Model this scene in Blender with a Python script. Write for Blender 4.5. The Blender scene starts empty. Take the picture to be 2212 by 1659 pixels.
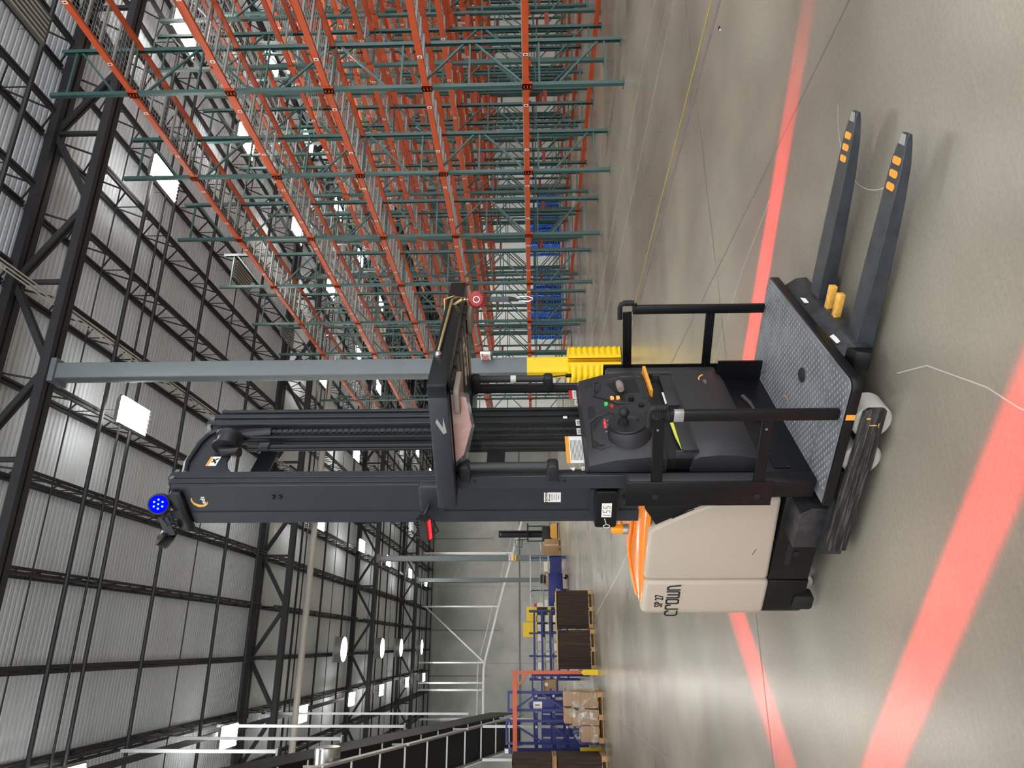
import bpy, bmesh, math, random
from mathutils import Vector, Matrix

sc = bpy.context.scene
C = sc.collection
rnd = random.Random(7)

# ------------------------------------------------------------------ camera
FPX, YAW, PITCH, ROLL, CAMH = 1515.86, .354937, .0273533, .0106603, 1.76
_f = Vector((math.sin(YAW)*math.cos(PITCH), math.cos(YAW)*math.cos(PITCH), math.sin(PITCH)))
_r = Vector((math.cos(YAW), -math.sin(YAW), 0))
_d = -_r.cross(_f)
_r2 = math.cos(ROLL)*_r + math.sin(ROLL)*_d
_d2 = -math.sin(ROLL)*_r + math.cos(ROLL)*_d
cam_data = bpy.data.cameras.new('camera')
cam_data.sensor_fit = 'HORIZONTAL'
cam_data.sensor_width = 36.0
cam_data.lens = 36.0*FPX/2212.0
cam_data.clip_start, cam_data.clip_end = .05, 400
cam = bpy.data.objects.new('camera', cam_data)
C.objects.link(cam)
# the phone was held on its side: the picture's right edge points to the floor
cam.matrix_world = Matrix(((_d2.x, _r2.x, -_f.x, 0), (_d2.y, _r2.y, -_f.y, 0), (_d2.z, _r2.z, -_f.z, CAMH), (0, 0, 0, 1)))
sc.camera = cam

# ------------------------------------------------------------------ world, exposure
TUBE = 88.0          # emission of the lit fixtures
world = bpy.data.worlds.new('world')
sc.world = world
world.use_nodes = True
world.node_tree.nodes['Background'].inputs[0].default_value = (.92, .95, 1, 1)
world.node_tree.nodes['Background'].inputs[1].default_value = 1.7
sc.view_settings.view_transform = 'Standard'
sc.view_settings.look = 'None'
sc.view_settings.gamma = 1
sc.view_settings.use_curve_mapping = False
sc.view_settings.exposure = 0.95

# ------------------------------------------------------------------ helpers
def lin(c):
    return tuple(((v/255)/12.92 if v/255 <= .04045 else ((v/255+.055)/1.055)**2.4) for v in c)

def mat(name, rgb, rough=.5, metal=0, var=0.0, scale=4.0, bump=0.0, bscale=40, emit=None, estr=0, spec=.5, coat=0, alpha=1):
    m = bpy.data.materials.new(name)
    m.use_nodes = True
    nt = m.node_tree
    b = nt.nodes['Principled BSDF']
    col = lin(rgb)
    b.inputs['Base Color'].default_value = (*col, 1)
    b.inputs['Roughness'].default_value = rough
    b.inputs['Metallic'].default_value = metal
    b.inputs['Specular IOR Level'].default_value = spec
    b.inputs['Coat Weight'].default_value = coat
    if emit:
        b.inputs['Emission Color'].default_value = (*lin(emit), 1)
        b.inputs['Emission Strength'].default_value = estr
    if var or bump:
        tc = nt.nodes.new('ShaderNodeTexCoord')
    if var:
        n = nt.nodes.new('ShaderNodeTexNoise')
        n.inputs['Scale'].default_value = scale
        n.inputs['Detail'].default_value = 5
        n.inputs['Roughness'].default_value = .65
        nt.links.new(tc.outputs['Object'], n.inputs['Vector'])
        r = nt.nodes.new('ShaderNodeMapRange')
        r.inputs[1].default_value, r.inputs[2].default_value = .3, .7
        r.inputs[3].default_value, r.inputs[4].default_value = 1-var, 1+var
        nt.links.new(n.outputs['Fac'], r.inputs[0])
        v = nt.nodes.new('ShaderNodeVectorMath'); v.operation = 'SCALE'
        v.inputs[0].default_value = col
        nt.links.new(r.outputs[0], v.inputs['Scale'])
        nt.links.new(v.outputs[0], b.inputs['Base Color'])
    if bump:
        n2 = nt.nodes.new('ShaderNodeTexNoise')
        n2.inputs['Scale'].default_value = bscale
        nt.links.new(tc.outputs['Object'], n2.inputs['Vector'])
        bp = nt.nodes.new('ShaderNodeBump')
        bp.inputs['Strength'].default_value = bump
        bp.inputs['Distance'].default_value = .01
        nt.links.new(n2.outputs['Fac'], bp.inputs['Height'])
        nt.links.new(bp.outputs[0], b.inputs['Normal'])
    return m

def emission(name, rgb, strength):
    m = bpy.data.materials.new(name)
    m.use_nodes = True
    nt = m.node_tree
    for n in list(nt.nodes):
        nt.nodes.remove(n)
    e = nt.nodes.new('ShaderNodeEmission')
    e.inputs[0].default_value = (*lin(rgb), 1)
    e.inputs[1].default_value = strength
    o = nt.nodes.new('ShaderNodeOutputMaterial')
    nt.links.new(e.outputs[0], o.inputs[0])
    return m

class MB:
    """collects shapes and links them as one mesh object"""
    def __init__(s):
        s.v = []; s.f = []; s.mi = []; s.cur = 0
    def add(s, vs, fs):
        o = len(s.v)
        s.v += [tuple(p) for p in vs]
        s.f += [tuple(i+o for i in f) for f in fs]
        s.mi += [s.cur]*len(fs)
        return s
    def box(s, x0, x1, y0, y1, z0, z1):
        return s.add([(x0,y0,z0),(x1,y0,z0),(x1,y1,z0),(x0,y1,z0),(x0,y0,z1),(x1,y0,z1),(x1,y1,z1),(x0,y1,z1)],
                     [(3,2,1,0),(4,5,6,7),(0,1,5,4),(1,2,6,5),(2,3,7,6),(3,0,4,7)])
    def beam(s, p, q, w, h, up=(0,0,1), caps=True):
        p, q = Vector(p), Vector(q)
        d = (q-p).normalized(); u = Vector(up)
        if abs(d.dot(u)) > .99: u = Vector((1,0,0))
        a = d.cross(u).normalized(); b = a.cross(d)
        vs = []
        for c in (p, q):
            for i, j in ((-1,-1),(1,-1),(1,1),(-1,1)):
                vs.append(c + a*(i*w/2) + b*(j*h/2))
        fs = [(0,1,5,4),(1,2,6,5),(2,3,7,6),(3,0,4,7)]
        if caps: fs += [(3,2,1,0),(4,5,6,7)]
        return s.add(vs, fs)
    def tube(s, pts, r, n=8, caps=True, radii=None):
        pts = [Vector(p) for p in pts]
        vs = []; fs = []
        for i, p in enumerate(pts):
            d = (pts[min(i+1, len(pts)-1)] - pts[max(i-1, 0)]).normalized()
            u = Vector((0,0,1)) if abs(d.z) < .9 else Vector((1,0,0))
            a = d.cross(u).normalized(); b = a.cross(d)
            rr = radii[i] if radii else r
            for k in range(n):
                t = 2*math.pi*k/n
                vs.append(p + a*(rr*math.cos(t)) + b*(rr*math.sin(t)))
        for i in range(len(pts)-1):
            for k in range(n):
                fs.append((i*n+k, i*n+(k+1) % n, (i+1)*n+(k+1) % n, (i+1)*n+k))
        if caps:
            fs.append(tuple(reversed(range(n))))
            fs.append(tuple((len(pts)-1)*n+k for k in range(n)))
        return s.add(vs, fs)
    def prism(s, poly, axis, a0, a1):
        """poly of 2D points extruded along an axis: 'z' -> (x,y), 'y' -> (x,z), 'x' -> (y,z)"""
        def P(u, v, w):
            return {'z': (u, v, w), 'y': (u, w, v), 'x': (w, u, v)}[axis]
        n = len(poly)
        vs = [P(u, v, a0) for u, v in poly] + [P(u, v, a1) for u, v in poly]
        fs = [(i, (i+1) % n, n+(i+1) % n, n+i) for i in range(n)]
        fs += [tuple(reversed(range(n))), tuple(range(n, 2*n))]
        return s.add(vs, fs)
    def lathe(s, prof, origin, axis, n=24):
        """prof: list of (radius, height) turned about axis through origin"""
        ax = Vector(axis).normalized(); o = Vector(origin)
        u = Vector((0,0,1)) if abs(ax.z) < .9 else Vector((1,0,0))
        a = ax.cross(u).normalized(); b = a.cross(ax)
        vs = []; fs = []
        for r, h in prof:
            for k in range(n):
                t = 2*math.pi*k/n
                vs.append(o + ax*h + a*(max(r, 1e-4)*math.cos(t)) + b*(max(r, 1e-4)*math.sin(t)))
        for i in range(len(prof)-1):
            for k in range(n):
                fs.append((i*n+k, i*n+(k+1) % n, (i+1)*n+(k+1) % n, (i+1)*n+k))
        fs.append(tuple(reversed(range(n)))); fs.append(tuple((len(prof)-1)*n+k for k in range(n)))
        return s.add(vs, fs)
    def quad(s, a, b, c, d):
        return s.add([a, b, c, d], [(0,1,2,3)])
    def mesh(s, name, mats, bevel=0, seg=2, smooth=None):
        me = bpy.data.meshes.new(name)
        me.from_pydata(s.v, [], s.f)
        if not isinstance(mats, (list, tuple)): mats = [mats]
        for m in mats: me.materials.append(m)
        if any(s.mi): me.polygons.foreach_set('material_index', s.mi)
        bm = bmesh.new(); bm.from_mesh(me)
        bmesh.ops.recalc_face_normals(bm, faces=bm.faces)
        if bevel:
            es = [e for e in bm.edges if len(e.link_faces) == 2 and e.calc_face_angle(0) > .5]
            bmesh.ops.bevel(bm, geom=es, offset=bevel, segments=seg, affect='EDGES', profile=.5, clamp_overlap=True)
        bm.to_mesh(me); bm.free()
        if smooth is not None or bevel:
            me.shade_smooth()
            me.set_sharp_from_angle(angle=math.radians(smooth if smooth else 40))
        return me
    def build(s, name, mats, parent=None, loc=(0,0,0), rz=0, **kw):
        return put(name, s.mesh(name, mats, **kw), parent, loc, rz)

def put(name, me, parent=None, loc=(0,0,0), rz=0, rot=None, scale=None):
    o = bpy.data.objects.new(name, me)
    C.objects.link(o)
    o.location = loc
    o.rotation_euler = rot if rot else (0, 0, rz)
    if scale: o.scale = scale
    if parent: o.parent = parent
    return o

def tag(o, label=None, cat=None, group=None, kind=None):
    if label: o['label'] = label
    if cat: o['category'] = cat
    if group: o['group'] = group
    if kind: o['kind'] = kind
    return o

def thing(name, label, cat, loc=(0,0,0), rz=0, group=None):
    return tag(put(name, None, None, loc, rz), label, cat, group)

def struct(o):
    o['kind'] = 'structure'
    return o

def rrect(x0, x1, y0, y1, r, n=5, corners=(1,1,1,1)):
    """rounded rectangle, counter-clockwise from (x0,y0)"""
    out = []
    cs = [(x0, y0, 1, 1, 180), (x1, y0, -1, 1, 270), (x1, y1, -1, -1, 0), (x0, y1, 1, -1, 90)]
    for (cx, cy, sx, sy, a0), on in zip(cs, corners):
        if not on:
            out.append((cx, cy)); continue
        for k in range(n+1):
            t = math.radians(a0 + 90*k/n)
            out.append((cx+sx*r + r*math.cos(t), cy+sy*r + r*math.sin(t)))
    return out

_txt = {}
def text_mesh(body, size, m, extrude=.0004, bold=0.0, sx=1.0):
    key = (body, size, m.name, bold, sx)
    if key in _txt: return _txt[key]
    cu = bpy.data.curves.new('lettering', 'FONT')
    cu.body = body; cu.size = size; cu.extrude = extrude; cu.offset = bold
    cu.align_x = 'CENTER'; cu.align_y = 'CENTER'; cu.resolution_u = 2
    o = bpy.data.objects.new('lettering', cu)
    C.objects.link(o)
    dg = bpy.context.evaluated_depsgraph_get()
    me = bpy.data.meshes.new_from_object(o.evaluated_get(dg))
    bpy.data.objects.remove(o); bpy.data.curves.remove(cu)
    me.materials.clear(); me.materials.append(m)
    if sx != 1:
        for v in me.vertices: v.co.x *= sx
    _txt[key] = me
    return me

NEAR = (math.pi/2, 0, 0)                     # lettering that faces -y
FORE = (math.pi/2, 0, math.pi/2)             # lettering that faces +x
LEFTF = (math.pi/2, 0, -math.pi/2)           # lettering that faces -x

def strokes(mb, lines, t, off=(0, 0), s=1.0, y=0.0, th=.001):
    """flat strokes of width t drawn in the xz plane at depth y"""
    for ln in lines:
        for (a, b), (c, d) in zip(ln, ln[1:]):
            p = Vector((off[0]+a*s, y, off[1]+b*s)); q = Vector((off[0]+c*s, y, off[1]+d*s))
            e = (q-p).normalized()*t*.5
            mb.beam(p-e, q+e, t, th, up=(0, 1, 0))

# ------------------------------------------------------------------ materials
M = {}
M['deck'] = mat('roof_deck_paint', (222, 228, 234), .6, var=.05, scale=.6)
M['joist'] = mat('charcoal_steel_paint', (44, 43, 46), .55, var=.15, scale=3)
M['pipe_dark'] = mat('black_pipe', (34, 33, 36), .5)
M['pipe_light'] = mat('pale_pipe', (196, 190, 180), .5)
M['column'] = mat('column_grey_paint', (104, 112, 116), .5, var=.06, scale=3)
M['yellow'] = mat('safety_yellow_paint', (243, 205, 10), .45, var=.05)
M['yellow_plastic'] = mat('yellow_moulded_plastic', (250, 208, 8), .38, var=.04)
M['green'] = mat('rack_green_paint', (58, 88, 84), .36, var=.12, scale=6)
M['orange'] = mat('rack_orange_paint', (194, 80, 38), .42, var=.08, scale=3)
M['rust'] = mat('row_spacer_red_paint', (150, 52, 30), .5)
M['wire'] = mat('galvanised_wire', (168, 166, 162), .4, metal=.25)
M['label'] = mat('white_label', (236, 232, 224), .6)
M['ink'] = mat('black_ink', (20, 20, 22), .6)
M['cream'] = mat('cream_body_paint', (180, 168, 151), .42, var=.015, scale=3, coat=.2)
M['cover'] = mat('orange_cover_paint', (232, 128, 32), .3, var=.03, coat=.3)
M['black'] = mat('black_powder_coat', (13, 13, 15), .38, var=.12, scale=8, spec=.35)
M['slate'] = mat('dark_slate_mast_paint', (39, 43, 49), .42, var=.12, scale=5)
M['steel_worn'] = mat('worn_black_steel', (58, 58, 60), .38, metal=.4, var=.5, scale=14, bump=.15, bscale=60)
M['fork'] = mat('black_fork_steel', (60, 63, 68), .45, metal=.3, var=.35, scale=9, bump=.1, bscale=90)
M['plastic'] = mat('charcoal_moulded_plastic', (44, 43, 45), .5, bump=.05, bscale=400)
M['plastic_dark'] = mat('dark_moulded_plastic', (28, 28, 31), .5)
M['mat'] = mat('grey_rubber_mat', (112, 114, 118), .6, var=.28, scale=6, bump=.1, bscale=90)
M['stud'] = mat('worn_mat_stud', (146, 147, 149), .55)
M['rubber'] = mat('black_rubber', (18, 18, 19), .65)
M['poly'] = mat('pale_polyurethane_tyre', (176, 172, 163), .5, var=.06, scale=9)
M['chrome'] = mat('bright_steel', (190, 190, 188), .25, metal=.95)
M['brass'] = mat('zinc_yellow_steel', (186, 168, 118), .32, metal=.8)
M['red_plastic'] = mat('red_plastic', (150, 26, 26), .4)
M['amber'] = mat('amber_lens', (236, 150, 14), .15, emit=(240, 140, 10), estr=.15)
M['orange_sticker'] = mat('orange_sticker', (236, 160, 52), .6, var=.1, scale=60)
M['worn_yellow'] = mat('worn_yellow_paint', (224, 168, 74), .55, var=.3, scale=40)
M['note'] = mat('yellow_note_paper', (222, 224, 92), .7)
M['tan'] = mat('taupe_foam', (140, 126, 116), .7)
M['pink_paper'] = mat('pink_paper_in_sleeve', (214, 164, 154), .35, var=.1, scale=30)
M['wood'] = mat('pallet_wood', (176, 138, 88), .75, var=.2, scale=9)
M['board'] = mat('brown_cardboard', (166, 132, 98), .8, var=.08, scale=5)
M['board_dark'] = mat('dark_cardboard_edge', (84, 60, 38), .85, var=.3, scale=12)
M['blue'] = mat('deep_blue_paint', (12, 27, 108), .42, var=.06)
M['blue_plastic'] = mat('blue_pallet_plastic', (46, 116, 224), .45, var=.08)
M['white_paint'] = mat('white_paint', (226, 228, 228), .45)
M['silver'] = mat('galvanised_steel', (168, 168, 164), .4, metal=.5, var=.1)
M['belt'] = mat('black_belt_side', (14, 15, 19), .6)
M['film'] = mat('stretch_film', (226, 220, 216), .2, var=.05)
M['green_led'] = mat('green_switch', (60, 150, 80), .4, emit=(70, 200, 90), estr=.3)
M['orange_led'] = mat('orange_switch', (236, 150, 80), .4, emit=(255, 150, 60), estr=.5)
M['yellow_green'] = mat('lit_display_mark', (180, 230, 60), .4, emit=(190, 240, 60), estr=1.0)
M['red_mark'] = mat('red_mark', (198, 40, 36), .5)
M['concrete_side'] = mat('wall_paint', (186, 186, 182), .6, var=.05, scale=.4)
M['tube'] = emission('lit_fluorescent_tube', (255, 252, 244), TUBE)
M['added_uplight'] = emission('uplight_slot', (255, 252, 244), TUBE*.2)  # glow added on top of the housings to brighten the roof deck
M['drum'] = emission('lit_round_diffuser', (255, 255, 255), 7.0)
M['tube_off'] = mat('unlit_tube', (206, 200, 186), .4)
M['fixture'] = mat('fixture_grey_enamel', (120, 118, 112), .4)
M['blue_led'] = emission('blue_spot_lens', (4, 8, 235), .9)
M['blue_dot'] = emission('blue_led_dot', (90, 130, 255), 2.5)
M['red_led'] = emission('red_lamp_lens', (255, 16, 22), 6.0)

def glass_mat():
    m = bpy.data.materials.new('clear_polycarbonate')
    m.use_nodes = True
    nt = m.node_tree
    for n in list(nt.nodes): nt.nodes.remove(n)
    t = nt.nodes.new('ShaderNodeBsdfTransparent'); t.inputs[0].default_value = (.90, .90, .90, 1)
    g = nt.nodes.new('ShaderNodeBsdfGlossy'); g.inputs['Roughness'].default_value = .06
    fc = nt.nodes.new('ShaderNodeLayerWeight'); fc.inputs[0].default_value = .5
    lw = nt.nodes.new('ShaderNodeMapRange'); lw.inputs[1].default_value = .2; lw.inputs[3].default_value = .03; lw.inputs[4].default_value = .45
    pw = nt.nodes.new('ShaderNodeMath'); pw.operation = 'POWER'; pw.inputs[1].default_value = 2.0
    nt.links.new(fc.outputs['Facing'], pw.inputs[0]); nt.links.new(pw.outputs[0], lw.inputs[0])
    mx = nt.nodes.new('ShaderNodeMixShader')
    o = nt.nodes.new('ShaderNodeOutputMaterial')
    nt.links.new(lw.outputs[0], mx.inputs[0]); nt.links.new(t.outputs[0], mx.inputs[1]); nt.links.new(g.outputs[0], mx.inputs[2])
    nt.links.new(mx.outputs[0], o.inputs[0])
    return m
M['glass'] = glass_mat()

def scraped_mat():
    """black paint scraped to bare metal in long scratches along x"""
    m = bpy.data.materials.new('scraped_black_steel')
    m.use_nodes = True
    nt = m.node_tree; L = nt.links
    b = nt.nodes['Principled BSDF']; b.inputs['Roughness'].default_value = .42; b.inputs['Metallic'].default_value = .35
    tc = nt.nodes.new('ShaderNodeTexCoord')
    mp = nt.nodes.new('ShaderNodeMapping'); mp.inputs['Scale'].default_value = (3.5, 40, 90)
    L.new(tc.outputs['Object'], mp.inputs['Vector'])
    n = nt.nodes.new('ShaderNodeTexNoise'); n.inputs['Scale'].default_value = 1.4; n.inputs['Detail'].default_value = 6; n.inputs['Roughness'].default_value = .65
    L.new(mp.outputs[0], n.inputs['Vector'])
    ramp = nt.nodes.new('ShaderNodeValToRGB')
    ramp.color_ramp.elements[0].position = .48; ramp.color_ramp.elements[0].color = (*lin((38, 37, 39)), 1)
    ramp.color_ramp.elements[1].position = .85; ramp.color_ramp.elements[1].color = (*lin((142, 138, 132)), 1)
    L.new(n.outputs['Fac'], ramp.inputs[0]); L.new(ramp.outputs[0], b.inputs['Base Color'])
    return m
M['scraped'] = scraped_mat()

def film_mat():
    m = bpy.data.materials.new('clear_stretch_film')
    m.use_nodes = True
    nt = m.node_tree
    for n in list(nt.nodes): nt.nodes.remove(n)
    t = nt.nodes.new('ShaderNodeBsdfTransparent'); t.inputs[0].default_value = (.96, .96, .96, 1)
    g = nt.nodes.new('ShaderNodeBsdfPrincipled'); g.inputs['Roughness'].default_value = .25
    g.inputs['Base Color'].default_value = (.8, .78, .76, 1)
    tc = nt.nodes.new('ShaderNodeTexCoord')
    n = nt.nodes.new('ShaderNodeTexNoise'); n.inputs['Scale'].default_value = 3.5; n.inputs['Detail'].default_value = 8
    n.inputs['Distortion'].default_value = 1.6
    nt.links.new(tc.outputs['Object'], n.inputs['Vector'])
    r = nt.nodes.new('ShaderNodeMapRange')
    r.inputs[1].default_value, r.inputs[2].default_value, r.inputs[3].default_value, r.inputs[4].default_value = .52, .70, .05, .6
    nt.links.new(n.outputs['Fac'], r.inputs[0])
    mx = nt.nodes.new('ShaderNodeMixShader')
    o = nt.nodes.new('ShaderNodeOutputMaterial')
    nt.links.new(r.outputs[0], mx.inputs[0]); nt.links.new(t.outputs[0], mx.inputs[1]); nt.links.new(g.outputs[0], mx.inputs[2])
    nt.links.new(mx.outputs[0], o.inputs[0])
    return m
M['film'] = film_mat()

def floor_mat():
    m = bpy.data.materials.new('polished_concrete_floor')
    m.use_nodes = True
    nt = m.node_tree; L = nt.links
    b = nt.nodes['Principled BSDF']
    tc = nt.nodes.new('ShaderNodeTexCoord')
    def noise(scale, det=3, stretch=None, rough=.5, lo=.3, hi=.7, a=0.0, z=1.0):
        src = tc.outputs['Object']
        if stretch:
            mp = nt.nodes.new('ShaderNodeMapping'); mp.inputs['Rotation'].default_value = (0, 0, stretch[2])
            mp.inputs['Scale'].default_value = (stretch[0], stretch[1], 1)
            L.new(src, mp.inputs['Vector']); src = mp.outputs[0]
        n = nt.nodes.new('ShaderNodeTexNoise'); n.inputs['Scale'].default_value = scale
        n.inputs['Detail'].default_value = det; n.inputs['Roughness'].default_value = rough
        L.new(src, n.inputs['Vector'])
        r = nt.nodes.new('ShaderNodeMapRange'); r.interpolation_type = 'SMOOTHSTEP'
        r.inputs[1].default_value, r.inputs[2].default_value, r.inputs[3].default_value, r.inputs[4].default_value = lo, hi, a, z
        L.new(n.outputs['Fac'], r.inputs[0])
        return r.outputs[0]
    mx = nt.nodes.new('ShaderNodeMix'); mx.data_type = 'RGBA'
    mx.inputs['A'].default_value = (*lin((116, 110, 98)), 1); mx.inputs['B'].default_value = (*lin((152, 146, 131)), 1)
    L.new(noise(.4, 3), mx.inputs['Factor'])
    fib = nt.nodes.new('ShaderNodeVectorMath'); fib.operation = 'SCALE'
    L.new(mx.outputs['Result'], fib.inputs[0]); L.new(noise(6, 4, (.5, 14, .25), .6, .3, .7, .968, 1.032), fib.inputs['Scale'])
    grain = nt.nodes.new('ShaderNodeVectorMath'); grain.operation = 'SCALE'
    L.new(fib.outputs[0], grain.inputs[0]); L.new(noise(45, 4, None, .7, .3, .7, .94, 1.06), grain.inputs['Scale'])
    L.new(grain.outputs[0], b.inputs['Base Color'])
    b.inputs['Roughness'].default_value = .27
    b.inputs['Specular IOR Level'].default_value = .6
    return m
M['floor'] = floor_mat()

def concrete_mat():
    m = bpy.data.materials.new('bare_concrete_wall')
    m.use_nodes = True
    nt = m.node_tree; L = nt.links
    b = nt.nodes['Principled BSDF']
    tc = nt.nodes.new('ShaderNodeTexCoord')
    n = nt.nodes.new('ShaderNodeTexNoise'); n.inputs['Scale'].default_value = .22; n.inputs['Detail'].default_value = 9
    n.inputs['Roughness'].default_value = .62; n.inputs['Distortion'].default_value = .6
    L.new(tc.outputs['Object'], n.inputs['Vector'])
    ramp = nt.nodes.new('ShaderNodeValToRGB')
    ramp.color_ramp.elements[0].position = .3; ramp.color_ramp.elements[0].color = (*lin((168, 171, 169)), 1)
    ramp.color_ramp.elements[1].position = .72; ramp.color_ramp.elements[1].color = (*lin((214, 215, 211)), 1)
    L.new(n.outputs['Fac'], ramp.inputs[0]); L.new(ramp.outputs[0], b.inputs['Base Color'])
    b.inputs['Roughness'].default_value = .75
    return m
M['concrete'] = concrete_mat()

def holed_mat():
    """green paint with the two columns of dark teardrop slots of a rack post"""
    m = M['green'].copy(); m.name = 'rack_green_slotted'
    nt = m.node_tree; L = nt.links
    b = nt.nodes['Principled BSDF']
    src = b.inputs['Base Color'].links[0].from_socket
    tc = nt.nodes.new('ShaderNodeTexCoord')
    sp = nt.nodes.new('ShaderNodeSeparateXYZ'); L.new(tc.outputs['Object'], sp.inputs[0])
    def math_(op, a, b_=None):
        n = nt.nodes.new('ShaderNodeMath'); n.operation = op
        for i, x in enumerate((a, b_)):
            if x is None: continue
            if isinstance(x, (int, float)): n.inputs[i].default_value = x
            else: L.new(x, n.inputs[i])
        return n.outputs[0]
    zz = math_('ABSOLUTE', math_('SUBTRACT', math_('FRACT', math_('DIVIDE', sp.outputs['Z'], .0508)), .5))
    yy = math_('ABSOLUTE', math_('SUBTRACT', math_('ABSOLUTE', sp.outputs['Y']), .017))
    hole = math_('MULTIPLY', math_('LESS_THAN', zz, .24), math_('LESS_THAN', yy, .006))
    inv = math_('SUBTRACT', 1.0, math_('MULTIPLY', hole, .85))
    v = nt.nodes.new('ShaderNodeVectorMath'); v.operation = 'SCALE'
    L.new(src, v.inputs[0]); L.new(inv, v.inputs['Scale']); L.new(v.outputs[0], b.inputs['Base Color'])
    return m
M['green_slots'] = holed_mat()

def carton_mat():
    """fine upright corrugation of carton blanks standing on edge"""
    m = bpy.data.materials.new('carton_blank_edges')
    m.use_nodes = True
    nt = m.node_tree; L = nt.links
    b = nt.nodes['Principled BSDF']; b.inputs['Roughness'].default_value = .85
    tc = nt.nodes.new('ShaderNodeTexCoord')
    mp = nt.nodes.new('ShaderNodeMapping'); mp.inputs['Scale'].default_value = (60, 60, 1.2)
    L.new(tc.outputs['Object'], mp.inputs['Vector'])
    n = nt.nodes.new('ShaderNodeTexNoise'); n.inputs['Scale'].default_value = 1.6; n.inputs['Detail'].default_value = 4
    L.new(mp.outputs[0], n.inputs['Vector'])
    ramp = nt.nodes.new('ShaderNodeValToRGB')
    ramp.color_ramp.elements[0].position = .38; ramp.color_ramp.elements[0].color = (*lin((28, 18, 10)), 1)
    ramp.color_ramp.elements[1].position = .68; ramp.color_ramp.elements[1].color = (*lin((72, 51, 32)), 1)
    L.new(n.outputs['Fac'], ramp.inputs[0]); L.new(ramp.outputs[0], b.inputs['Base Color'])
    return m
M['carton'] = carton_mat()

# ================================================================== THE SETTING
ORD = ['first', 'second', 'third', 'fourth', 'fifth', 'sixth', 'seventh', 'eighth', 'ninth', 'tenth', 'eleventh', 'twelfth', 'thirteenth', 'fourteenth']
X0, X1, Y0, Y1 = -24.0, 36.0, -10.0, 75.6
DECK = 12.95
floor = struct(MB().box(X0, X1, Y0, Y1+.3, -.2, 0).build('floor', M['floor']))
M['joint'] = mat('joint_filler', (104, 100, 94), .5)
M['scuff'] = mat('pale_floor_scratch', (186, 182, 172), .5)
def floor_line(name, pts, w, m):
    mb = MB()
    for i in range(len(pts)-1):
        p, q = Vector((*pts[i], 0)), Vector((*pts[i+1], 0))
        d = (q-p).normalized(); n = Vector((-d.y, d.x, 0))*w/2
        mb.quad(p-n+Vector((0,0,.0012)), q-n+Vector((0,0,.0012)), q+n+Vector((0,0,.0012)), p+n+Vector((0,0,.0012)))
    return mb.build(name, m, floor)
for x in (-6.5, -1.45, 3.3, 7.7):
    floor_line('floor_joint', [(x, -5), (x, 75)], .012, M['joint'])
for y in (1.2, 5.9, 10.7, 20.1, 28.5, 36.3):
    floor_line('floor_joint', [(-20, y), (9, y)], .012, M['joint'])
floor_line('floor_crack', [(.55, 2.10), (.80, 2.46), (.93, 2.60), (1.16, 2.95), (1.22, 3.2)], .006, M['scuff'])
floor_line('floor_scratch', [(3.05, 4.4), (2.9, 5.2), (2.55, 6.3), (2.5, 7.2)], .006, M['scuff'])
floor_line('floor_scratch', [(1.6, 13.2), (1.3, 15.5), (1.05, 18.2), (.8, 20.6)], .016, M['scuff'])
arc = [(2.62+.55*math.cos(t), 2.75+.55*math.sin(t)) for t in [2.9-.12*i for i in range(16)]]
floor_line('floor_scratch', arc, .004, M['scuff'])

# painted / taped floor lines, with worn gaps, and two long pale lines
def tape(label, a, b, w, m, cat='floor line', seed=1, gaps=.25):
    r = random.Random(seed); a, b = Vector((*a, 0)), Vector((*b, 0)); d = (b-a); Lg = d.length; d.normalize()
    n = Vector((-d.y, d.x, 0)); vs = []; fs = []; t = 0; z = Vector((0, 0, .002))
    while t < Lg:
        ww = w*r.uniform(.3 if r.random() < gaps else .7, 1); o = n*r.uniform(-.12, .12)*w
        vs += [a+d*t-n*ww/2+o+z, a+d*t+n*ww/2+o+z]; t += r.uniform(.1, .4)
    for i in range(0, len(vs)-2, 2): fs.append((i, i+2, i+3, i+1))
    return tag(MB().add(vs, fs).build('floor_stripe', m), label, cat)
M['tape_y'] = mat('worn_yellow_floor_tape', (166, 148, 72), .6, var=.2, scale=30)
M['tape_p'] = mat('worn_purple_floor_tape', (122, 104, 108), .6, var=.2, scale=20)
M['pale_line'] = mat('pale_floor_line', (166, 160, 152), .5, var=.12, scale=20)  # plain pale tone for the two long lines beside the racks
tape('worn yellow tape line on the floor leading to the grey column', (5.95, 2.4), (4.95, 16.8), .05, M['tape_y'], seed=3)
tape('worn purplish tape line beside the yellow floor tape', (5.68, 2.2), (5.12, 11.2), .07, M['tape_p'], seed=5, gaps=.12)
tape('pale line on the floor closest to the rack feet', (8.35, 4.2), (8.15, 36), .032, M['pale_line'], seed=8, gaps=.02)
tape('pale line on the floor midway between racks and yellow tape', (7.25, 3.2), (6.95, 36), .032, M['pale_line'], seed=9, gaps=.02)

cl_ = thing('floor_clip', 'tiny dark and white clip lying on the floor beside the tape line', 'clip', (5.28, 4.93, 0), .4)
MB().tube([(-.02, 0, .006), (.02, 0, .006), (.03, .015, .006), (.02, .03, .006)], .005, 6).build('clip_wire', M['rubber'], cl_)
MB().box(-.03, -.01, .005, .02, 0, .008).build('clip_tab', M['label'], cl_)

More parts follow.
